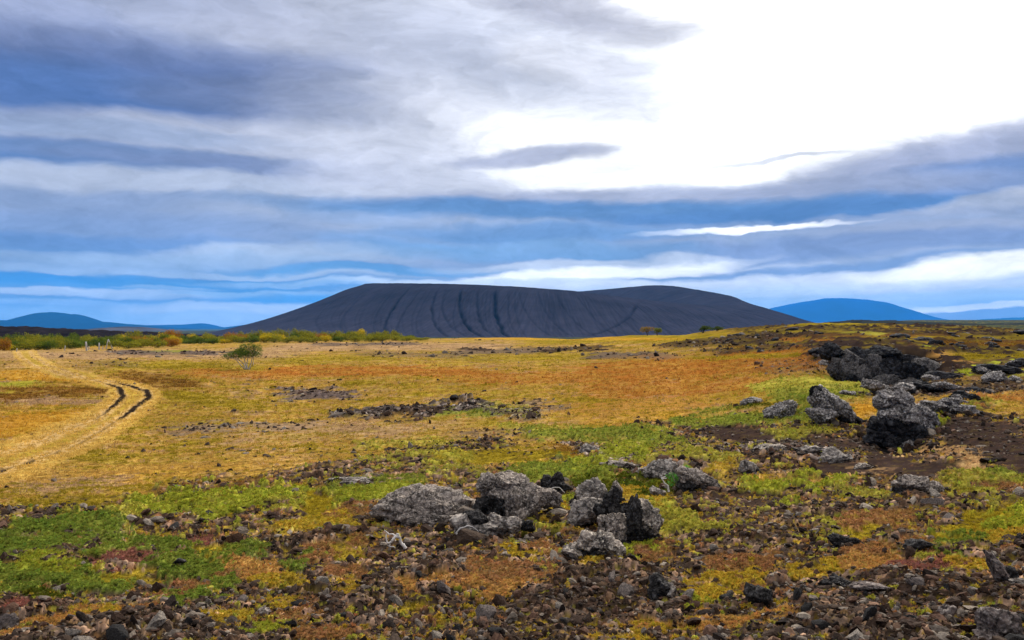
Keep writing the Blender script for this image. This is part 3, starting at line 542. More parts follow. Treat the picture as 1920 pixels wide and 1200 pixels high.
boulder(1038, 935, [(-14,18,12,12,0,1),(8,20,14,15,0,1,5),(4,8,24,11,0,1)], 'small jet black clinker rock behind the pale branch')
boulder(1108, 955, [(0,22,24,24,-10,0),(-22,8,14,14,0,1,5),(14,10,16,16,0,0)], 'upright pale grey rock left of the black lava spire')
boulder(1105, 990, [(0,22,30,22,0,0),(-24,10,18,15,0,0,4),(22,10,16,15,0,0)], 'rounded grey rock in the middle of the foreground outcrop, below the upright pale rock')
boulder(1152, 1000, [(-6,52,16,26,5,1,6),(4,68,9,16,-8,1,8),(-22,40,14,14,0,1,4),(16,36,20,20,30,1,4),(34,46,10,15,10,1,6),(8,16,22,22,0,1),(0,28,16,26,0,1)], 'jagged black lava spire in the foreground outcrop', res=5)
boulder(1200, 1022, [(6,40,26,30,20,0,6),(-14,40,14,34,5,1,0),(20,28,22,28,0,0),(4,16,28,18,0,1,2),(26,52,10,9,0,0)], 'pitted grey lava block with a sheer dark left side, right end of the outcrop')
boulder(1148, 1022, [(0,30,24,26,10,0),(18,20,18,20,0,0,-4),(-12,42,14,14,0,0)], 'grey lava knob between the black spire and the low pale rocks')
boulder(1110, 1050, [(26,18,26,22,10,0),(-6,22,26,18,0,0,6),(-34,8,20,13,0,0),(4,8,28,11,0,1,-2),(48,10,14,14,0,0,-6)], 'low pale lichened rock at the front foot of the outcrop')
boulder(1157, 934, [(0,8,11,11,0,0)], 'small round grey rock behind the tip of the black spire', res=4)
boulder(1240, 903, [(0,14,26,20,-10,0),(14,6,16,10,0,1)], 'smooth grey boulder left of the leafy green plant')
boulder(1304, 925, [(-8,24,26,18,20,0),(18,14,26,16,25,0),(-16,8,20,14,0,1,-6),(34,4,14,10,0,0)], 'dark grey boulder right of the leafy green plant')
boulder(1231, 934, [(0,6,15,9,0,0)], 'small rounded grey rock below the leafy green plant', res=4)
boulder(1402, 894, [(0,9,16,13,0,0),(12,4,10,8,0,1)], 'small grey rock alone on dark scoria right of the green plant', res=4)
boulder(1724, 934, [(-8,16,34,20,-6,0,6),(26,12,24,14,0,0,8),(-30,4,16,14,0,1),(-4,2,22,12,0,0,-4)], 'pale grey lichened boulder at the front edge of the dark scoria slope')
boulder(1408, 758, [(0,5,20,9,5,0),(14,3,10,6,0,0),(-4,7,9,6,0,1)], 'lone low grey rock in the orange grass', FR, 4)
boulder(1466, 786, [(0,14,26,19,-12,0),(16,18,12,14,0,0,4),(-16,4,16,12,0,0)], 'squat grey rock left of the leaning slab', FR)
boulder(1563, 800, [(-24,44,20,20,30,0,10),(-32,54,10,10,0,1,8),(-4,28,34,20,38,0,4),(18,16,30,15,38,0),(-22,12,26,17,0,0,-2),(32,4,22,10,20,1)], 'tall leaning slab of grey lava slanting down to the right', FR)
boulder(1700, 838, [(-14,92,22,13,20,0,30),(-34,80,16,14,-10,0,26),(8,82,24,16,30,0,30),(-28,58,20,20,0,0,20),(-6,64,22,18,15,0,18),(22,64,24,15,25,0,24),(44,56,26,14,20,0,28),(14,44,22,18,10,0,14),(38,38,22,16,30,0,20),(-40,36,20,22,0,1,18),(-22,34,18,22,0,1,10),(-48,18,20,18,0,1,10),(-6,22,20,22,0,1,6),(14,22,18,20,15,1,6),(-30,8,24,14,0,1,2),(-62,10,18,12,0,1,6),(8,2,26,12,0,0,0),(30,12,20,14,20,1,8)], 'big craggy lava outcrop with a black cave under its left side', FR, 5, 'lava_outcrop', 'rock')  # black lumps on the left paint in the cave's shade
boulder(1790, 778, [(-26,10,30,12,8,0,6),(6,8,30,10,4,0,8),(-8,22,20,9,0,0,14),(34,4,18,7,0,0,6)], 'pale grey sloping lava slabs above the lime moss, right of the craggy outcrop', FR, 5)
boulder(1638, 742, [(0,16,20,13,20,0),(-10,24,8,10,0,1),(10,8,18,11,0,0)], 'grey rock on the mossy bank above the big craggy outcrop', FR, 4)
boulder(1631, 716, [(0,4,4,8,0,1)], 'tiny pointed black rock standing on the mossy bank', FR, 3)
boulder(1585, 745, [(0,4,14,6,0,0),(14,3,8,5,0,0)], 'low flat grey stone in the green moss between slab and bank', FR, 3)
boulder(1776, 735, [(0,8,26,9,6,0),(-28,6,16,7,0,1),(22,3,12,5,0,0)], 'grey rocks at the rim right of the big craggy outcrop', FR, 4)
boulder(1866, 724, [(0,6,17,11,-8,0),(12,3,10,6,0,0)], 'pale grey rock on the dark slope by the orange patch', FR, 4)
boulder(1902, 722, [(0,4,12,7,0,0)], 'smaller grey rock right of the pale rock by the orange patch', FR, 4)
for px, py, w, h, lab in [(1455,850,40,9,'low ledge of pale lava across the dark scoria, left end'), (1525,856,26,8,'low pale lava hump in the middle of the ledge'), (1570,868,30,15,'knobbly pale rock at the right end of the lava ledge'), (1620,880,16,8,'small pale rock right of the lava ledge'), (1160,884,34,10,'pale lava slab beside the lime moss'), (1205,892,24,10,'pale lava slab left of the smooth grey boulder'), (1108,858,20,11,'pale rubble hump right of the brown grass mound'), (655,915,36,6,'low pale rock strip at the edge of the green hummock on the left'), (1790,762,24,6,'flat grey rock above the orange moss')]:
    boulder(px, py, [(0,h*.35,w,h,0,0,4),(-w*.5,h*.2,w*.5,h*.8,0,0),(w*.55,h*.1,w*.45,h*.7,5,0)], lab, None if py > 830 else FR, 4)
boulder(1240, 1132, [(0,16,24,19,-15,1),(14,12,14,14,0,0,-4)], 'dark wedge shaped stone with a lit right face in the foreground rubble')  # paler lump on the right paints in the lit face
boulder(1582, 1030, [(-4,8,24,12,5,1),(22,4,18,8,0,1)], 'flat black rock at the left end of the orange heather')
boulder(1870, 1098, [(-2,24,17,34,-28,0),(16,10,16,18,0,1)], 'slanting pale tipped stone at the right edge of the heather', [M_brown, M_dark])
boulder(1722, 1040, [(0,6,26,11,0,1)], 'dark flat rock below the green cushion on the right', res=4)
boulder(1574, 1094, [(0,10,20,15,0,1),(-20,6,18,10,0,1)], 'black rock in the dark foreground rubble below the heather')
boulder(1630, 1122, [(0,6,34,7,4,0)], 'thin pale flat slab in the dark foreground rubble', [M_brown, M_dark], 4)
boulder(1780, 1160, [(0,10,22,15,10,0)], 'pinkish brown stone in the bottom right rubble', [M_brown, M_dark], 4)
boulder(1872, 1208, [(0,26,36,32,-20,0),(-20,8,26,18,0,0)], 'large pinkish brown stone in the bottom right corner', [M_brown, M_dark])
boulder(1420, 1135, [(0,12,24,22,-20,1)], 'dark brown pointed rock beside the yellow heather', [M_brown, M_dark], 4)
boulder(1905, 1108, [(4,8,18,9,0,0)], 'small whitish stone at the right edge of the picture', res=4)
boulder(497, 1150, [(0,4,10,7,0,0)], 'small whitish stone on dark soil at the lower left', res=4)
boulder(241, 862, [(0,2,5,4,0,1)], 'tiny black clod alone in the dry grass', res=3)
boulder(340, 1075, [(0,6,14,8,0,1)], 'dark stone showing between the bright green cushions', res=3)
for px, py, w, h, dk, lab in [(1690,742,26,14,0,'grey lava rock on the left end of the rocky bank behind the craggy outcrop'), (1724,736,22,10,1,'black lava rock in the middle of the rocky bank behind the craggy outcrop'), (1812,757,26,9,1,'low dark rock below the orange moss patch on the right'), (1838,741,30,8,1,'low dark ledge left of the orange moss patch'), (1872,706,40,9,1,'dark ledge of lava under the lime moss hump'), (1915,695,26,10,1,'dark rock ledge at the right edge under the lime moss'), (1770,716,34,10,1,'dark lava shelf at the right end of the fissure'), (1560,690,24,14,0,'grey lava shoulder at the left end of the fissure'), (1545,668,20,9,1,'black lava block where the fissure begins')]:
    boulder(px, py, [(0,h*.4,w,h,4,dk,4),(-w*.6,h*.2,w*.5,h*.8,0,0),(w*.5,h*.3,w*.5,h*.8,12,1)], lab, FR, 4)
R3 = np.random.default_rng(77)
for k in range(34):
    px = R3.uniform(1330, 1930); py = R3.uniform(616 if 1480 < px < 1680 else 628, 662); w = R3.uniform(5, 17); h = w*R3.uniform(.28, .5)
    boulder(px, py, [(0,h*.3,w,h,R3.uniform(-10,10),1,0),(w*.5,h*.2,w*.6,h*.7,0,int(k%3>0),3)], 'dark lava rock on the mossy ridge beyond the fissure', FR, 3, 'lava_rock', 'rock', 'dark lava rocks on the ridge')
# back wall of the fissure: dark cliff blocks, one thing
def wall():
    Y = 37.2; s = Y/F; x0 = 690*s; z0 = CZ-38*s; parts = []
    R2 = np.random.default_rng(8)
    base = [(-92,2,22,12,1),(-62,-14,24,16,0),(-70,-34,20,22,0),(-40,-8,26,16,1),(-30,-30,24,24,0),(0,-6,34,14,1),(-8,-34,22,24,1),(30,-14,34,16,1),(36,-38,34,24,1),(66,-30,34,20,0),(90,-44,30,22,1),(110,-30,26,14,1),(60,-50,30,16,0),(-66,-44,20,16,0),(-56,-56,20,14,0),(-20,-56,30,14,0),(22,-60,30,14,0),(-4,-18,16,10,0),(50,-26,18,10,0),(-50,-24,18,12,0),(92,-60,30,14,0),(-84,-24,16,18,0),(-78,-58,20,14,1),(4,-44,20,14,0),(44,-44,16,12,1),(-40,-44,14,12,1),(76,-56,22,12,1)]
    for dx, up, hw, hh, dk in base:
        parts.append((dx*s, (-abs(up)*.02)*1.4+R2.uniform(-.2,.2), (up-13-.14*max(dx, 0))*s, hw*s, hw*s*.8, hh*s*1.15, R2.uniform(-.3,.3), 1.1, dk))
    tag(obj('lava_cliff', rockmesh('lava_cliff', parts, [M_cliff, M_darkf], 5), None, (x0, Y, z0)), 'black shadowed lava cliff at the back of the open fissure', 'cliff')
wall()

# loose stones: the largest 300 one by one, the small ones as gravel
def stone_variants(n, k, sd):
    out = []
    for i in range(k):
        v, f = lump(n, sd+i, .6, 10); v = v*np.random.default_rng(sd+i).uniform(.55, 1.3, 3)*[1,1,.66]; out.append((v, f))
    return out
big_v = stone_variants(3, 14, 300)
KINDS = [('dark', M_dark, 'dark brown lava stone lying loose in the foreground rubble', 'dark loose lava stones'), ('grey', M_rock, 'grey lichened lava stone lying loose in the foreground rubble', 'grey loose lava stones'), ('tan', M_brown, 'reddish brown lava stone lying loose in the foreground rubble', 'reddish loose lava stones')]
protos = {}
for kn, mt, lab, grp in KINDS:
    protos[kn] = [mesh('lava_stone', v, f, mt, smooth=False) for v, f in big_v]
def sample(n, v0, v1, u0=-120, u1=2040, pw=1.):
    U = rng.uniform(u0, u1, n); V = v0+(v1-v0)*rng.uniform(0, 1, n)**pw
    th = np.arctan((U-960)/F)
    # invert image row -> distance on the base relief by table
    lt = np.linspace(math.log(3.2), math.log(260), 900); tb = np.linspace(-.62, .62, 160)
    A, B = np.meshgrid(tb, lt, indexing='ij'); _, vt, _ = image_px(A, B)
    vt = np.minimum.accumulate(vt, 1)
    ti = np.clip(((th+.62)/1.24*159).round().astype(int), 0, 159); lr = np.empty(n)
    for k in range(160):
        s = ti == k
        if s.any(): lr[s] = np.interp(-V[s], -vt[k], lt)
    lr = lr+rng.normal(0, .002, n); r = np.exp(lr); return r*np.sin(th), r*np.cos(th)
x, y = sample(6000, 880, 1230, pw=.6); c = classify(x, y); z = relief(x, y, c)+CZ
ok = (c['prm'][:,0] > .75) & (np.hypot(x-0, y) > 3.6); x, y, z = x[ok], y[ok], z[ok]
cnt = 0; used = []
for i in range(len(x)):
    if cnt >= 290: break
    sz = float(np.clip(rng.lognormal(-3.7, .5), .014, .075))*min(1.6, max(1, math.hypot(x[i], y[i])/7))
    if any((x[i]-a)**2+(y[i]-b)**2 < (sz+s_)**2*1.2 for a, b, s_ in used): continue
    used.append((x[i], y[i], sz)); cnt += 1
    kn, mt, lab, grp = KINDS[int(rng.choice(3, p=[.42, .33, .25]))]
    o = obj('lava_stone', protos[kn][int(rng.integers(14))], None, (x[i], y[i], z[i]-sz*.05), rng.uniform(0, 6.28))
    o.rotation_euler = (rng.normal(0, .35), rng.normal(0, .35), rng.uniform(0, 6.28)); o.scale = (sz,)*3
    tag(o, lab, 'stone', grp)
def scatter(vars_, x, y, z, size, cols, tilt=.5, flat=1., jitter=.25, lean=None):
    n = len(x); pick = rng.integers(len(vars_), size=n); V = []; Fa = []; CC = []; o = 0
    for k, (v, f) in enumerate(vars_):
        s = np.nonzero(pick == k)[0]
        if len(s) == 0: continue
        a = rng.uniform(0, 2*np.pi, len(s)); ca, sa = np.cos(a), np.sin(a); b = rng.normal(0, tilt, len(s)); cb, sb = np.cos(b), np.sin(b)
        sz = size[s][:, None]; v0 = v[None]*sz[..., None]*[1,1,flat]
        X = v0[...,0]*cb[:,None]+v0[...,2]*sb[:,None]; Z = -v0[...,0]*sb[:,None]+v0[...,2]*cb[:,None]; Y = v0[...,1]
        X, Y = X*ca[:,None]-Y*sa[:,None], X*sa[:,None]+Y*ca[:,None]
        P_ = np.stack([X+x[s][:,None], Y+y[s][:,None], Z+z[s][:,None]], -1)
        V.append(P_.reshape(-1, 3)); nv = len(v)
        Fa.append((f[None]+(np.arange(len(s))*nv)[:,None,None]+o).reshape(-1, 3)); o += nv*len(s)
        cc = np.repeat(cols[s][:, None], nv, 1)*(1+jitter*rng.uniform(-1, 1, (len(s), nv, 1))); CC.append(cc.reshape(-1, 3))
    return np.vstack(V), np.vstack(Fa), np.clip(np.vstack(CC), .003, .95)
x, y = sample(60000, 830, 1230, pw=.75); c = classify(x, y); z = relief(x, y, c)+CZ
ok = (c['prm'][:,0]+.1*c['prm'][:,1] > rng.uniform(.2, .9, len(x))); x, y, z, r = x[ok], y[ok], z[ok], c['r'][ok]; x = x[:21000]; y = y[:21000]; z = z[:21000]; r = r[:21000]
sz = np.clip(rng.lognormal(-4.7, .62, len(x)), .004, .04)*np.clip(r/6, 1, 2.4)
pal = np.array([lin(k)*.62 for k in ((70,54,44),(92,76,64),(138,124,110),(114,86,70),(48,39,34),(172,156,138))])
pc = pal[rng.choice(6, len(x), p=[.28,.26,.14,.16,.12,.04])]
x2, y2 = sample(130000, 603, 860, pw=.8); c2 = classify(x2, y2); z2 = relief(x2, y2, c2)+CZ
ok = np.where(c2['rut'] > .05, 0, c2['prm'][:,0]*.8+.05*c2['prm'][:,1]+.001) > rng.uniform(0, 1, len(x2)); x2, y2, z2, r2 = x2[ok][:30000], y2[ok][:30000], z2[ok][:30000], c2['r'][ok][:30000]
s2 = np.clip(r2*.00115*rng.lognormal(0, .5, len(x2)), .01, .3)
fx, fy, fs_ = [], [], []          # broken bits banked up round the foot of every boulder
for bx_, by_, bw in FEET:
    n_ = int(26+120*min(bw, 1)); a = rng.uniform(0, 2*np.pi, n_); q_ = bw*rng.uniform(.55, 1.35, n_); fx += list(bx_+q_*np.cos(a)); fy += list(by_+.1*bw+q_*.6*np.sin(a)); fs_ += list(np.clip(bw*.07*rng.lognormal(0, .5, n_), .008, .12))
fx, fy, fs_ = map(np.array, (fx, fy, fs_)); x2 = np.r_[x2, fx]; y2 = np.r_[y2, fy]; z2 = np.r_[z2, gz_at(fx, fy)]; s2 = np.r_[s2, fs_]
x, y, z, sz, pc = np.r_[x, x2], np.r_[y, y2], np.r_[z, z2], np.r_[sz, s2], np.vstack([pc, pal[rng.choice(6, len(x2), p=[.3,.24,.12,.12,.17,.05])]])
v, f, cc = scatter(stone_variants(2, 14, 500), x, y, z-sz*.08, sz*1.1, pc, .6, 1, .12)
tag(obj('gravel', mesh('gravel', v, f, M_stone, cc, False)), 'small broken lava stones covering the bare foreground ground', 'gravel', kind='stuff')

# ------------------------------------------------------------------ ground plants
def sprig(seed, n=9):
    g = np.random.default_rng(seed); V = []; Fa = []
    for i in range(n):
        a = g.uniform(0, 6.28); el = g.uniform(.15, 1.35); b = g.uniform(0, .5); h = g.uniform(0, .55)
        d = np.array([math.cos(a)*math.cos(el), math.sin(a)*math.cos(el), math.sin(el)]); s = np.array([-math.sin(a), math.cos(a), 0])
        p = d*b*.7+[0,0,h*.5]; w = g.uniform(.12, .22); L = g.uniform(.35, .75)
        V += [p-s*w, p+s*w, p+d*L]; Fa.append([3*i, 3*i+1, 3*i+2])
    return np.array(V), np.array(Fa)
def tuft(seed, n=7):
    g = np.random.default_rng(seed); V = []; Fa = []
    for i in range(n):
        a = g.uniform(0, 6.28); el = g.uniform(.5, 1.4); s = np.array([-math.sin(a), math.cos(a), 0])
        d = np.array([math.cos(a)*math.cos(el), math.sin(a)*math.cos(el), math.sin(el)]); p = np.array([g.uniform(-.35,.35), g.uniform(-.35,.35), -.05]); w = g.uniform(.05, .1)
        V += [p-s*w, p+s*w, p+d*g.uniform(.5, 1.)]; Fa.append([3*i, 3*i+1, 3*i+2])
    return np.array(V), np.array(Fa)
SPR = [sprig(k) for k in range(8)]; TUF = [tuft(k) for k in range(8)]
kindof = np.array([{'sprig':1,'grass':2,'none':0}[T[n][5]] for n in TN])
heathy = np.isin(np.arange(len(TN)), [TI[k] for k in ('heather','orange','pinkh','ygold')])
x, y = sample(300000, 700, 1235, pw=.8); c = classify(x, y); z = relief(x, y, c)+CZ; kd = kindof[c['tid']]
s = (kd == 1) & (c['rut'] < .2)
br = rng.uniform(.8, 1.3, len(x))[:, None]*(1+.2*c['n2'])[:, None]
base = CA[c['tid']]*(.5+.5*c['n1'][:,None])+CB[c['tid']]*(.5-.5*c['n1'][:,None])
base = .75*base+.25*CA[rng.permutation(c['tid'])]*0+base*.25
leafc = base*br*1.22*(1+rng.normal(0, .09, (len(x), 3)))
size = np.clip(.0165*rng.lognormal(0, .3, len(x)), .008, .04)*np.clip(c['r']/6, 1, 4.)
for nm, sel, lab in (('moss', s & ~heathy[c['tid']], 'bright green and lime cushions of moss and crowberry among the rocks'), ('heather', s & heathy[c['tid']], 'rust, pink and golden heather spreading over the foreground rubble')):
    v, f, cc = scatter(SPR, x[sel], y[sel], z[sel]-.003, size[sel], leafc[sel], .35, .8, .14)
    tag(obj(nm, mesh(nm, v, f, M_leaf, cc, False)), lab, 'ground cover', kind='stuff')
x, y = sample(150000, 636, 980, pw=1.15); c = classify(x, y); z = relief(x, y, c)+CZ
s = (kindof[c['tid']] == 2) & (c['rut'] < .25) & (c['prm'][:,0] < .5); x, y, z = x[s], y[s], z[s]; tid = c['tid'][s]; r = c['r'][s]
base = (CA[tid]*(.5+.5*c['n1'][s][:,None])+CB[tid]*(.5-.5*c['n1'][s][:,None]))
gcl = base*(rng.uniform(.72, 1.5, len(x))*(1+.3*c['n2'][s]))[:,None]*1.15
x3, y3 = sample(60000, 900, 1235, pw=.8); c3 = classify(x3, y3); z3 = relief(x3, y3, c3)+CZ; s3 = (kindof[c3['tid']] == 2) & (c3['prm'][:,0] < .6); t3 = c3['tid'][s3]
g3 = (CA[t3]*.5+CB[t3]*.5)*(rng.uniform(.6, 1.4, len(t3)))[:,None]*1.1
x, y, z, r, gcl = np.r_[x, x3[s3]], np.r_[y, y3[s3]], np.r_[z, z3[s3]], np.r_[r, c3['r'][s3]], np.vstack([gcl, g3])
v, f, cc = scatter(TUF, x, y, z, np.clip(.05*rng.lognormal(0, .3, len(x)), .03, .12)*np.clip(r/14, .55, 4.2), gcl, .15, .62, .12)
tag(obj('grass', mesh('grass', v, f, M_leaf, cc, False)), 'dry straw, olive and rust coloured autumn grass of the open field', 'grass', kind='stuff')

# ------------------------------------------------------------------ shrubs, birch, posts, dead wood
def tube(pts, rad, n=6):
    pts = np.asarray(pts, float); V = []; Fa = []
    for i, p in enumerate(pts):
        d = pts[min(i+1, len(pts)-1)]-pts[max(i-1, 0)]; d /= np.linalg.norm(d)+1e-9
        a = np.cross(d, [0,0,1] if abs(d[2]) < .9 else [1,0,0]); a /= np.linalg.norm(a); b = np.cross(d, a)
        for k in range(n):
            t = 2*math.pi*k/n; V.append(p+(a*math.cos(t)+b*math.sin(t))*rad[i])
    for i in range(len(pts)-1):
        for k in range(n): Fa.append([i*n+k, i*n+(k+1)%n, (i+1)*n+(k+1)%n, (i+1)*n+k])
    return np.array(V), np.array(Fa)
def tubes(name, L, m):
    V = []; Fa = []; o = 0
    for p, r in L:
        v, f = tube(p, r); V.append(v); Fa.append(f+o); o += len(v)
    return mesh(name, np.vstack(V), np.vstack(Fa), m)
def leafcloud(name, lobes, n, ls, c1, c2, seed, thin=0.):
    g = np.random.default_rng(seed); wts = np.array([l[3]*l[4]*l[5] for l in lobes]); wts = wts/wts.sum(); V = np.empty((n, 3, 3)); CC = np.empty((n, 3, 3)); pk = g.choice(len(lobes), n, p=wts)
    L = np.array(lobes)[pk]; d = g.normal(size=(n, 3)); d /= np.linalg.norm(d, axis=1)[:,None]; rad = g.uniform(.3, 1.08, n)**.6
    cen = L[:, :3]+d*L[:, 3:6]*rad[:,None]*(1+.35*noise3(cen_seed(L[:, :3]+d*2.2, seed), seed))[:,None]
    a = g.normal(size=(n, 3)); a /= np.linalg.norm(a, axis=1)[:,None]; b = np.cross(a, d+g.normal(0, .5, (n, 3))); b /= np.linalg.norm(b, axis=1)[:,None]+1e-6
    s = ls*g.uniform(.6, 1.3, n)[:,None]; V[:,0] = cen-a*s*.5; V[:,1] = cen+b*s*.45; V[:,2] = cen+a*s*.6
    c1 = [k*1.12 for k in c1]; c2 = [k*1.1 for k in c2]; t = np.clip(.5+.9*noise3(cen*1.6+seed, seed+4)+g.normal(0, .18, n), 0, 1)[:,None]
    cc = (lin(c1)*.62*(1-t)+lin(c2)*.62*t)*g.uniform(.7, 1.3, n)[:,None]; CC[:] = cc[:, None]
    return mesh(name, V.reshape(-1, 3), np.arange(3*n).reshape(n, 3), M_leaf, CC.reshape(-1, 3), False)
def cen_seed(p, s): return p*1.3+s*1.9
def copy_tree(r):
    c_ = r.copy(); C.objects.link(c_)
    for ch in r.children:
        k = ch.copy(); C.objects.link(k); k.parent = c_; k.matrix_parent_inverse.identity()
    return c_
SK = [('dark green','leafy dark green birch shrub in the thicket along the far edge of the field',(72,92,30),(118,130,42)),
      ('olive','olive green birch shrub in the thicket along the far edge of the field',(120,122,34),(164,156,46)),
      ('yellow','bright yellow autumn shrub in the thicket along the far edge of the field',(176,160,30),(222,190,44)),
      ('orange','orange brown autumn shrub in the thicket along the far edge of the field',(146,98,38),(184,132,46))]
PRO = []
for k, (cn, lab, c1, c2) in enumerate(SK):
    for j in range(2):
        g = np.random.default_rng(70+k*5+j); lob = [(g.uniform(-.9,.9), g.uniform(-.7,.7), g.uniform(.55,1.1), g.uniform(.45,.8), g.uniform(.45,.8), g.uniform(.35,.6)) for _ in range(6)]+[(0,0,.6,1.0,.9,.55)]
        e = bpy.data.objects.new('shrub', None); C.objects.link(e)
        obj('crown', leafcloud('crown', lob, 1900, .15, c1, c2, 40+k*7+j), e)
        st = []
        for _ in range(5):
            a = g.uniform(0, 6.28); q_ = g.uniform(.3, .8); st.append(([(0,0,-.1),(q_*.4*math.cos(a), q_*.4*math.sin(a), .35),(q_*math.cos(a), q_*math.sin(a), .95)], [.04,.03,.012]))
        obj('stem', tubes('stem', st, M_stem), e); PRO.append((k, e, [False]))
def put_shrub(k, px, Y, h, w):
    j = int(rng.integers(2)); kk, e, used_ = PRO[k*2+j]
    o = e if not used_[0] else copy_tree(e); used_[0] = True
    x = (px-960)/F*Y; o.location = (x, Y, float(gz_at(x, Y)[0])-.08); o.rotation_euler = (0, 0, rng.uniform(0, 6.28)); o.scale = (w, w, h)
    tag(o, SK[k][1], 'shrub', SK[k][0]+' shrubs of the far thicket'); return o
n_s = 0
for row, (Y, h0) in enumerate([(152, 1.15), (172, 1.6), (195, 2.0), (225, 2.5)]):
    px = -40.+row*9
    while px < 345 - row*6:
        p = [.66,.30,.02,.02] if px < 215 else [.4,.42,.08,.10]
        if not (150 < px < 232 and row < 1): put_shrub(int(rng.choice(4, p=p)), px, Y+rng.uniform(-7, 7), h0*rng.uniform(.75, 1.2)*(1 if px < 160 else .82), rng.uniform(1.3, 2.1)); n_s += 1
        px += rng.uniform(19, 31)
for row, (Y, h0) in enumerate([(205, 1.15), (232, 1.6), (262, 2.1)]):
    px = 330.+row*8
    while px < 790-row*5:
        p = [.4,.34,.12,.14] if px < 470 else ([.22,.48,.26,.04] if px < 640 else [.3,.6,.1,0])
        fade = np.interp(px, [330,480,640,740,800], [.8,1.1,1.,.8,.45])
        put_shrub(int(rng.choice(4, p=p)), px, Y+rng.uniform(-8, 8), h0*rng.uniform(.75, 1.2)*fade, rng.uniform(1.4, 2.2)); n_s += 1
        px += rng.uniform(17, 28)
o = put_shrub(3, 8, 146, 1.5, 1.15); tag(o, 'orange red autumn bush at the left edge in front of the thicket', 'shrub'); del o['group']
o = put_shrub(0, 243, 168, 1.3, 1.3); tag(o, 'round dark bush right of the leaning fence posts', 'shrub'); del o['group']
def lone(px, py, Y, h, w, c1, c2, lab, seed):
    x = (px-960)/F*Y; g = np.random.default_rng(seed); z = float(gz_at(x, Y)[0])
    e = bpy.data.objects.new('bush', None); C.objects.link(e); e.location = (x, Y, z-.05)
    lob = [(g.uniform(-.5,.5)*w, g.uniform(-.4,.4)*w, h*g.uniform(.5,.85), w*g.uniform(.3,.45), w*.35, h*g.uniform(.2,.3)) for _ in range(6)]
    obj('crown', leafcloud('crown', lob, 1500, .11, c1, c2, seed), e)
    st = [([(0,0,-.1),(a*.4*w,0,h*.35),(a*w*.8,b*w,h*.8)], [.04,.03,.01]) for a, b in g.uniform(-.5,.5,(5,2))]
    obj('stem', tubes('stem', st, M_stem), e); return tag(e, lab, 'bush')
def crest(px, v):   # distance in that image column where the crest is seen
    th = math.atan((px-960)/F); lr = np.linspace(math.log(60), math.log(170), 300); _, vv, _ = image_px(np.full(300, th), lr); return math.exp(lr[int(np.argmin(vv))])*math.cos(th)
lone(1214, 627, crest(1214, 0)-4, 1.55, 1.5, (120,100,14), (176,136,24), 'yellow autumn bush standing on the ridge in front of the volcano', 3)
lone(1232, 626, crest(1232, 0)-4, 1.25, 1.0, (96,110,24), (140,140,40), 'small green bush beside the yellow one on the ridge', 4)
lone(1318, 619, crest(1318, 0)-3, 1.0, 1.4, (56,76,28), (90,104,44), 'dark green bush on the ridge, left of two', 5)
lone(1344, 618, crest(1344, 0)-3, .7, 1.3, (60,80,40), (96,110,56), 'low grey green bush on the ridge, right of the darker one', 6)
# birch in the field
def birch():
    x, y = spot(463, 694); z = float(gz_at(x, y)[0]); s = y/F; e = bpy.data.objects.new('birch_tree', None); C.objects.link(e); e.location = (x, y, z)
    H = lambda dx, up, dy=0: (dx*s, dy*s, up*s)
    stems = [[H(-2,-1),H(-10,8,-4),H(-18,18,-4),H(-34,26,-6)], [H(0,-1),H(-4,12,4),H(-8,26,6),H(-12,40,6)], [H(1,-1),H(0,12,0),H(3,28,2),H(4,46,0)], [H(3,-1),H(7,12,3),H(10,26,3),H(16,44,6)], [H(4,-1),H(13,10,-4),H(14,24,-6),H(24,34,-8)], [H(-1,-1),H(-8,10,8),H(-26,24,14),H(-20,36,14)]]
    for p in stems: obj('trunk', tubes('trunk', [(p, [.05,.042,.03,.014])], M_bark), e)
    tw = []; g = np.random.default_rng(5)
    for _ in range(60):
        p = stems[int(g.integers(6))]; b = np.array(p[2])*(t := g.uniform(0, 1))+np.array(p[3])*(1-t); d = g.normal(0, 10*s, 3)+[0,0,6*s]; tw.append(([b, b+d*.5, b+d+[0,0,.05]], [.012,.009,.004]))
    obj('branch', tubes('branch', tw, M_stem), e)
    q = lambda dx, up, dy, a, b: (dx*s, dy*s, up*s, a*s, a*.9*s, b*s)
    lob = [q(-34,26,-5,12,7), q(-20,29,5,15,9), q(-6,30,0,15,9), q(-8,42,5,9,8), q(7,30,0,13,8), q(18,37,5,11,11), q(8,44,0,9,7), q(22,28,-6,9,6), q(-14,34,12,14,8)]
    obj('crown', leafcloud('crown', lob, 6000, .08, (62,92,28), (122,142,56), 21), e)
    tag(e, 'small multi stemmed birch with pale trunks alone in the rust coloured grass', 'tree')
birch()
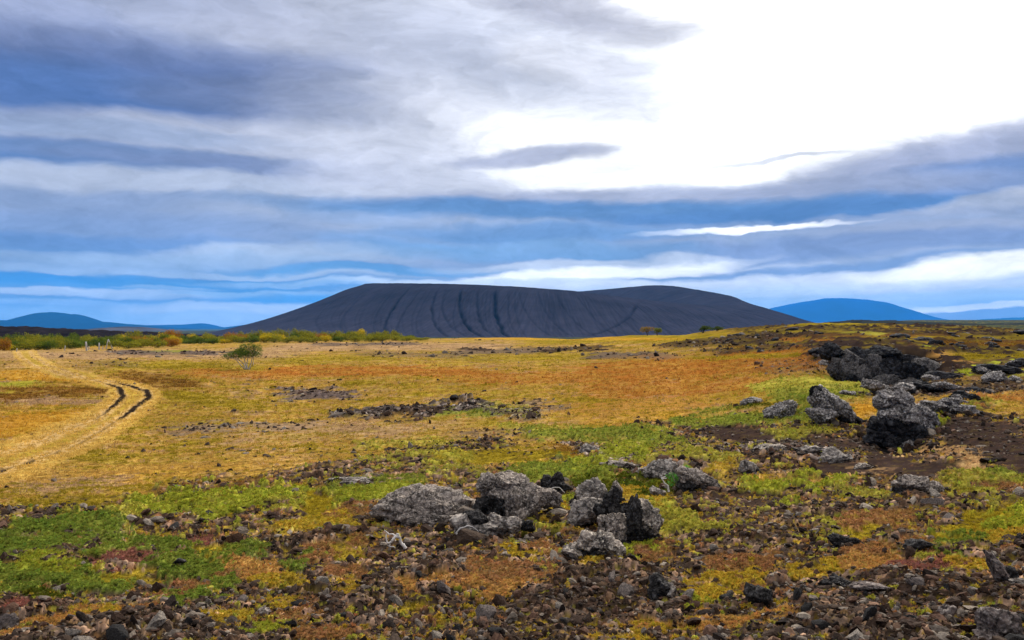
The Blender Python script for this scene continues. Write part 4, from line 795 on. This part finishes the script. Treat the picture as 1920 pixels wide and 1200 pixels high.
# leafy plant beside the boulder
def plant():
    x, y = spot(1268, 922); z = float(gz_at(x, y)[0]); s = y/F; e = bpy.data.objects.new('leafy_plant', None); C.objects.link(e); e.location = (x, y-.05, z)
    g = np.random.default_rng(2); st = [([(0,0,-.02),(a*.06,b*.05,.12),(a*.16,b*.1,.25)], [.005,.004,.002]) for a, b in g.uniform(-1,1,(8,2))]
    obj('stem', tubes('stem', st, M_bark), e)
    lob = [(g.uniform(-.11,.12), g.uniform(-.06,.06), g.uniform(.05,.28), .06, .05, .05) for _ in range(10)]
    obj('leaf', leafcloud('leaf', lob, 420, .036, (84,150,56), (140,190,100), 9), e); tag(e, 'small leafy green plant between two grey boulders', 'plant')
plant()
for px, py, h, lean, w, lab in [(163,657,17,-.12,1.7,'thick pale leaning fence post, left of the group of posts'), (186,654,13,0,1.5,'upright pale fence post in the middle of the group'), (199,653,17,.22,1.1,'tall thin fence post leaning right, beside the last post'), (212,653,18,-.5,1.2,'fence post at the right end leaning steeply to the left'), (121,656,9,.15,1,'short dark fence post standing alone to the left'), (193,654,6,0,.7,'short broken fence post between the upright and the thin one'), (31,659,6,.2,.9,'short pale stump of a post at the far left edge'), (166.5,656,8,.05,.8,'thin short fence post just right of the thick one')]:
    x, y = spot(px, py+1); z = float(gz_at(x, y)[0]); s = y/F; H_ = h*s
    v, f = tube([(0,0,-.2),(lean*H_*.5,0,H_*.5),(lean*H_,0,H_),(lean*H_*1.02,0,H_+.02)], [.085*w,.08*w,.07*w,.02], 7)
    tag(obj('fence_post', mesh('fence_post', v, f, M_post), None, (x, y, z)), lab, 'fence post')
def branch(px, py, lines, lab, r0=.014):
    x, y = spot(px, py); z = float(gz_at(x, y)[0]); s = y/F; L = []
    for ln in lines:
        pts = [(a*s, b*s, c_*s+.01) for a, b, c_ in ln]; n = len(pts); rr_ = [r0*(1-.7*i/(n-1)) for i in range(n)]
        P_ = []; R_ = []
        for i in range(n-1):
            for t in (0, .33, .66): P_.append(np.array(pts[i])*(1-t)+np.array(pts[i+1])*t+rng.normal(0, .003, 3)); R_.append(rr_[i]*(1-t)+rr_[i+1]*t)
        P_.append(np.array(pts[-1])); R_.append(rr_[-1]); L.append((P_, R_))
    tag(obj('dead_branch', tubes('dead_branch', L, M_dead), None, (x, y, z)), lab, 'dead branch')
branch(752, 1034, [[(10,-4,0),(2,-2,8),(-3,0,20),(-4,0,26),(-12,2,22),(-22,4,26),(-32,6,32)], [(-3,0,20),(-9,-2,22),(-15,-4,14),(-24,-6,10),(-26,-6,16),(-26,-4,28)], [(-15,-4,14),(-24,-4,6),(-10,-6,2)]], 'white forked dead branch lying on the rubble, left of the outcrop')
branch(868, 1018, [[(-14,0,2),(-4,0,12),(8,0,16),(18,0,14),(30,0,4)], [(-12,-3,0),(2,-3,4),(14,-3,0)]], 'thin arched dead branch lying on the rubble in front of the hollow boulder', .008)
branch(1030, 938, [[(-26,-8,10),(-14,-8,14),(-4,-8,9),(6,-8,15),(18,-8,16),(28,-8,6)]], 'pale twisted branch lying beneath the black clinker rock', .012)
branch(1245, 930, [[(8,-6,0),(6,-6,10),(-2,-5,18),(-6,-4,26),(2,-4,28)], [(-6,-4,24),(4,-4,25)]], 'pale curved root sticking up below the leafy plant', .013)
branch(506, 1108, [[(-4,0,0),(0,0,8),(6,0,12)], [(0,0,8),(-3,0,12)]], 'tiny pale forked twig at the lower left', .006)

# ------------------------------------------------------------------ air
hz = bpy.data.materials.new('air'); hz.use_nodes = True; nt = hz.node_tree; nt.nodes.remove(nt.nodes['Principled BSDF'])
pv = N(nt, 'ShaderNodeVolumePrincipled', Density=3.3e-5, Anisotropy=0.); pv.inputs['Color'].default_value = (.06,.40,1,1); nt.links.new(pv.outputs[0], nt.nodes['Material Output'].inputs['Volume'])
bx = np.array([(sx*34000., sy*34000., z_) for z_ in (-90., 900.) for sy in (-1, 1) for sx in (-1, 1)])
tag(obj('haze', mesh('haze', bx, np.array([[0,2,3,1],[4,5,7,6],[0,1,5,4],[2,6,7,3],[0,4,6,2],[1,3,7,5]]), hz, smooth=False)), 'thin blue air fading the distant mountains', 'haze', kind='stuff')

# ------------------------------------------------------------------ sky, sun, camera
SUN_AZ, SUN_EL = math.radians(24), math.radians(34)
w = bpy.data.worlds.new('World'); bpy.context.scene.world = w; w.use_nodes = True; nt = w.node_tree; L = nt.links.new
bg = nt.nodes['Background']; tc = N(nt, 'ShaderNodeTexCoord'); sp = N(nt, 'ShaderNodeSeparateXYZ'); L(tc.outputs['Generated'], sp.inputs[0])
def mth(op, a, b=None, c=None):
    n = N(nt, 'ShaderNodeMath', operation=op)
    for i, k in enumerate((a, b, c)):
        if k is None: continue
        if hasattr(k, 'links'): L(k, n.inputs[i])
        else: n.inputs[i].default_value = k
    return n.outputs[0]
az = mth('ARCTAN2', sp.outputs[0], sp.outputs[1]); el = mth('ARCSINE', sp.outputs[2])
cb_ = N(nt, 'ShaderNodeCombineXYZ'); L(az, cb_.inputs[0]); L(el, cb_.inputs[1])
def warp(scale, sc3, amt, src):
    mp = N(nt, 'ShaderNodeMapping'); mp.inputs['Scale'].default_value = sc3; L(src, mp.inputs[0])
    n = N(nt, 'ShaderNodeTexNoise', Scale=scale, Detail=5., Roughness=.55); L(mp.outputs[0], n.inputs['Vector'])
    s_ = N(nt, 'ShaderNodeVectorMath', operation='SUBTRACT'); L(n.outputs['Color'], s_.inputs[0]); s_.inputs[1].default_value = (.5,.5,.5)
    m_ = N(nt, 'ShaderNodeVectorMath', operation='MULTIPLY'); L(s_.outputs[0], m_.inputs[0]); m_.inputs[1].default_value = amt
    a_ = N(nt, 'ShaderNodeVectorMath', operation='ADD'); L(src, a_.inputs[0]); L(m_.outputs[0], a_.inputs[1]); return a_.outputs[0], n.outputs['Fac'], mp
pos, _, _ = warp(3.2, (1, 2.6, 1), (.2, .055, 0), cb_.outputs[0])
pos, _, _ = warp(11, (1, 3.4, 1), (.06, .013, 0), pos)
pos, _, _ = warp(40, (1, 3, 1), (.02, .003, 0), pos)
sk = N(nt, 'ShaderNodeTexSky', sky_type='NISHITA', sun_disc=False, sun_elevation=SUN_EL, sun_rotation=SUN_AZ, air_density=1.2, dust_density=.6)
ss = N(nt, 'ShaderNodeVectorMath', operation='SCALE'); L(sk.outputs[0], ss.inputs[0]); ss.inputs['Scale'].default_value = .09
cur = ss.outputs[0]
def mixc(fac, a, b):
    n = N(nt, 'ShaderNodeMix', data_type='RGBA')
    if hasattr(fac, 'links'): L(fac, n.inputs[0])
    else: n.inputs[0].default_value = fac
    L(a, n.inputs[6])
    if hasattr(b, 'links'): L(b, n.inputs[7])
    else: n.inputs[7].default_value = (*b, 1)
    return n.outputs[2]
cur = mixc(.8, cur, tuple(lin((72,142,214))))
def blob(px, py, rx, ry, col, st=1., inner=.15, rot=0, gain=1.):
    global cur
    a = math.atan((px-960)/F); e = math.atan((HY-py)/F*math.cos(a))
    mp = N(nt, 'ShaderNodeMapping', vector_type='TEXTURE'); L(pos, mp.inputs[0]); mp.inputs['Location'].default_value = (a, e, 0); mp.inputs['Scale'].default_value = (rx/F, ry/F, 1); mp.inputs['Rotation'].default_value = (0,0,math.radians(rot))
    d = N(nt, 'ShaderNodeVectorMath', operation='DOT_PRODUCT'); L(mp.outputs[0], d.inputs[0]); L(mp.outputs[0], d.inputs[1])
    r = N(nt, 'ShaderNodeMapRange', interpolation_type='SMOOTHSTEP'); L(d.outputs['Value'], r.inputs[0]); r.inputs[1].default_value = 2.4; r.inputs[2].default_value = inner; r.inputs[3].default_value = 0; r.inputs[4].default_value = st
    cur = mixc(r.outputs[0], cur, tuple(lin(col)*gain))
# overall cloud deck with height
el_r = N(nt, 'ShaderNodeMapRange', interpolation_type='SMOOTHSTEP'); L(el, el_r.inputs[0]); el_r.inputs[1].default_value = .02; el_r.inputs[2].default_value = .13; el_r.inputs[3].default_value = .25; el_r.inputs[4].default_value = 1
cur = mixc(el_r.outputs[0], cur, tuple(lin((158,166,192))))
up = N(nt, 'ShaderNodeMapRange', interpolation_type='SMOOTHSTEP'); L(el, up.inputs[0]); up.inputs[1].default_value = .36; up.inputs[2].default_value = .75
cur = mixc(up.outputs[0], cur, (1.25,1.25,1.27))
B = [
 (200,60,520,70,(166,174,200),.9), (900,60,420,70,(184,188,206),.9), (60,40,200,40,(158,168,202),.7),
 (330,160,500,66,(96,112,158),.95), (60,165,260,50,(84,112,168),.85), (600,185,280,34,(110,122,158),.85), (930,150,200,90,(190,193,208),.7),
 (560,262,420,30,(196,200,216),.85), (150,245,260,18,(150,165,196),.7), (60,293,240,20,(92,120,170),.95), (300,302,240,14,(120,138,176),.7), (560,322,330,15,(128,140,176),.85),
 (260,346,360,18,(190,198,216),.85), (60,370,240,14,(168,180,206),.7), (760,330,180,40,(190,194,212),.7), (250,385,330,14,(140,156,190),.8), (620,410,220,34,(176,186,208),.8),
 (200,425,330,22,(132,154,196),.75), (100,450,300,14,(108,142,196),.75), (880,412,260,20,(110,146,196),.9), (900,455,240,14,(96,150,210),.8), (600,478,240,13,(186,200,222),.9), (330,485,240,12,(164,186,216),.8),
 (300,528,420,12,(84,150,216),.8), (40,518,160,7,(76,144,214),.9), (520,512,200,5,(196, 213, 236),.8), (700,505,200,7,(104,160,216),.8), (100,500,260,7,(170,192,224),.8), (90,545,200,6,(214, 225, 244),.85), (330,550,200,8,(204, 219, 242),.9), (330,536,90,3,(168, 199, 236),.8), (60,566,220,5,(188, 213, 242),.8), (520,548,160,5,(168, 203, 240),.8), (640,530,200,6,(178, 207, 240),.7),
 (400,592,260,20,(204, 225, 248),.95), (60,590,200,12,(188, 217, 246),.85), (480,576,180,8,(230, 239, 250),.95), (620,560,140,8,(90,160,228),.8),
]
for b in B: blob(*b[:6])
blob(1350,230,620,230,(226,228,238),.85,.2)
for b in [(1620,110,560,212,1.0,.1,1.45), (1260,245,268,108,1.,.1,1.35), (1950,60,500,200,1.,.3,1.3), (1070,300,120,45,.8,.3,1.15), (1700,60,330,120,1,.1,2.8), (1750,-420,1000,300,1,.2,2.8)]: blob(b[0], b[1], b[2], b[3], (255,255,255), b[4], b[5], 0, b[6])  # last one: unseen bright patch above the view, added to light the ground
B2 = [
 (900,70,330,100,(180,186,206),.8,.1,-14), (1080,5,240,40,(176,178,194),.9,.1,-14), (1060,120,110,34,(222,224,234),.8,.2,-12), (1000,292,130,14,(170,174,196),.9,.2,4), (1420,300,80,3,(222,224,232),.8,.2,0), 
 (1880,268,300,40,(196,198,214),.95,.3,8), (1700,330,330,40,(170,176,202),.9,.3,8), (1880,322,260,26,(116,136,180),.95,.2,6), (1660,372,330,28,(124,146,192),.9,.3,6), (1250,375,470,22,(164,170,194),.9,.3,1), (1150,402,560,18,(98,136,186),.95,.3,-1), (1560,406,360,16,(94,130,184),.9,.3,1),
 (1850,385,200,16,(190,194,208),.8,.3,10), (1800,410,240,10,(156,166,194),.7,.3,2), (1400,442,520,16,(152,166,196),.9,.3,0), (1400,433,150,4.5,(255,255,255),1,.3,1), (1840,430,200,12,(168,174,196),.8,.3,0), (1500,468,560,16,(134,150,190),.9,.3,1), (1000,440,240,14,(110,150,202),.8,.3,0), (980,470,260,14,(128,168,214),.8,.3,0),
 (1120,492,240,9,(216,224,238),.9,.3,2), (1600,500,430,9,(134,156,200),.85,.3,2),
 (1060,512,240,11,(255,255,252),1,.4,4), (1000,528,260,7,(226,236,248),.9,.3,0), (1450,526,460,13,(236,240,248),.95,.4,1), (1850,505,200,17,(255,252,238),1,.4,4), (1600,540,400,14,(224, 233, 246),.8,.3,0), (1760,556,300,9,(194, 217, 244),.8,.3,0), (1320,545,200,10,(224, 237, 250),.8,.3,0), (1750,575,340,12,(190, 217, 246),.8,.3,0), (1830,584,200,6,(252,250,238),1,.4,0), (1480,572,260,14,(218, 235, 250),.8,.3,0),
]
for b in B2:
    blob(b[0], b[1], b[2], b[3], b[4], b[5], b[6], b[7], 1.35 if b[4][0] > 250 else (1.12 if b[1] > 520 else 1))
# soft streaks of light and shade inside the cloud deck
mp = N(nt, 'ShaderNodeMapping'); mp.inputs['Scale'].default_value = (3.2, 8.5, 1); L(pos, mp.inputs[0])
nz = N(nt, 'ShaderNodeTexNoise', Scale=2.4, Detail=9., Roughness=.6); L(mp.outputs[0], nz.inputs['Vector'])
sr = N(nt, 'ShaderNodeMapRange'); L(nz.outputs['Fac'], sr.inputs[0]); sr.inputs[1].default_value = .25; sr.inputs[2].default_value = .75; sr.inputs[3].default_value = .76; sr.inputs[4].default_value = 1.24
mp2 = N(nt, 'ShaderNodeMapping'); mp2.inputs['Scale'].default_value = (9, 24, 1); mp2.inputs['Rotation'].default_value = (0, 0, .06); L(pos, mp2.inputs[0])
nz2 = N(nt, 'ShaderNodeTexNoise', Scale=3., Detail=10., Roughness=.68); L(mp2.outputs[0], nz2.inputs['Vector'])
s2r = N(nt, 'ShaderNodeMapRange'); L(nz2.outputs['Fac'], s2r.inputs[0]); s2r.inputs[1].default_value = .3; s2r.inputs[2].default_value = .7; s2r.inputs[3].default_value = .88; s2r.inputs[4].default_value = 1.12
f2_ = N(nt, 'ShaderNodeVectorMath', operation='SCALE'); L(cur, f2_.inputs[0]); L(s2r.outputs[0], f2_.inputs['Scale']); cur = f2_.outputs[0]
fs = N(nt, 'ShaderNodeVectorMath', operation='SCALE'); L(cur, fs.inputs[0]); L(sr.outputs[0], fs.inputs['Scale'])
L(fs.outputs[0], bg.inputs['Color']); bg.inputs['Strength'].default_value = 1.

sl = bpy.data.lights.new('sun', 'SUN'); sl.energy = 4.2; sl.angle = math.radians(12); sl.color = (1,.95,.87)
so = bpy.data.objects.new('sun', sl); C.objects.link(so); so.rotation_euler = (math.pi/2-SUN_EL, 0, math.pi-SUN_AZ); so.location = (0,0,50)
so.rotation_euler = (-(math.pi/2-SUN_EL), 0, -SUN_AZ)

cd = bpy.data.cameras.new('camera'); cam = bpy.data.objects.new('camera', cd); C.objects.link(cam); cam.location = (0,0,CZ)
cam.rotation_euler = (math.pi/2+math.atan(12/F), 0, 0); cd.sensor_width = 36; cd.lens = 36*F/1920; cd.clip_end = 90000; cd.clip_start = .1
sc = bpy.context.scene; sc.camera = cam
sc.view_settings.view_transform = 'Standard'; sc.view_settings.look = 'None'; sc.view_settings.exposure = .14; sc.view_settings.gamma = 1
sc.render.engine = 'CYCLES'; cy = sc.cycles; cy.max_bounces = 4; cy.diffuse_bounces = 2; cy.transmission_bounces = 2; cy.volume_bounces = 1; cy.transparent_max_bounces = 4; cy.caustics_reflective = False; cy.caustics_refractive = False; cy.sample_clamp_indirect = 4
cy.use_denoising = True
print('shrubs', n_s, 'stones', cnt, 'gravel', len(sz))
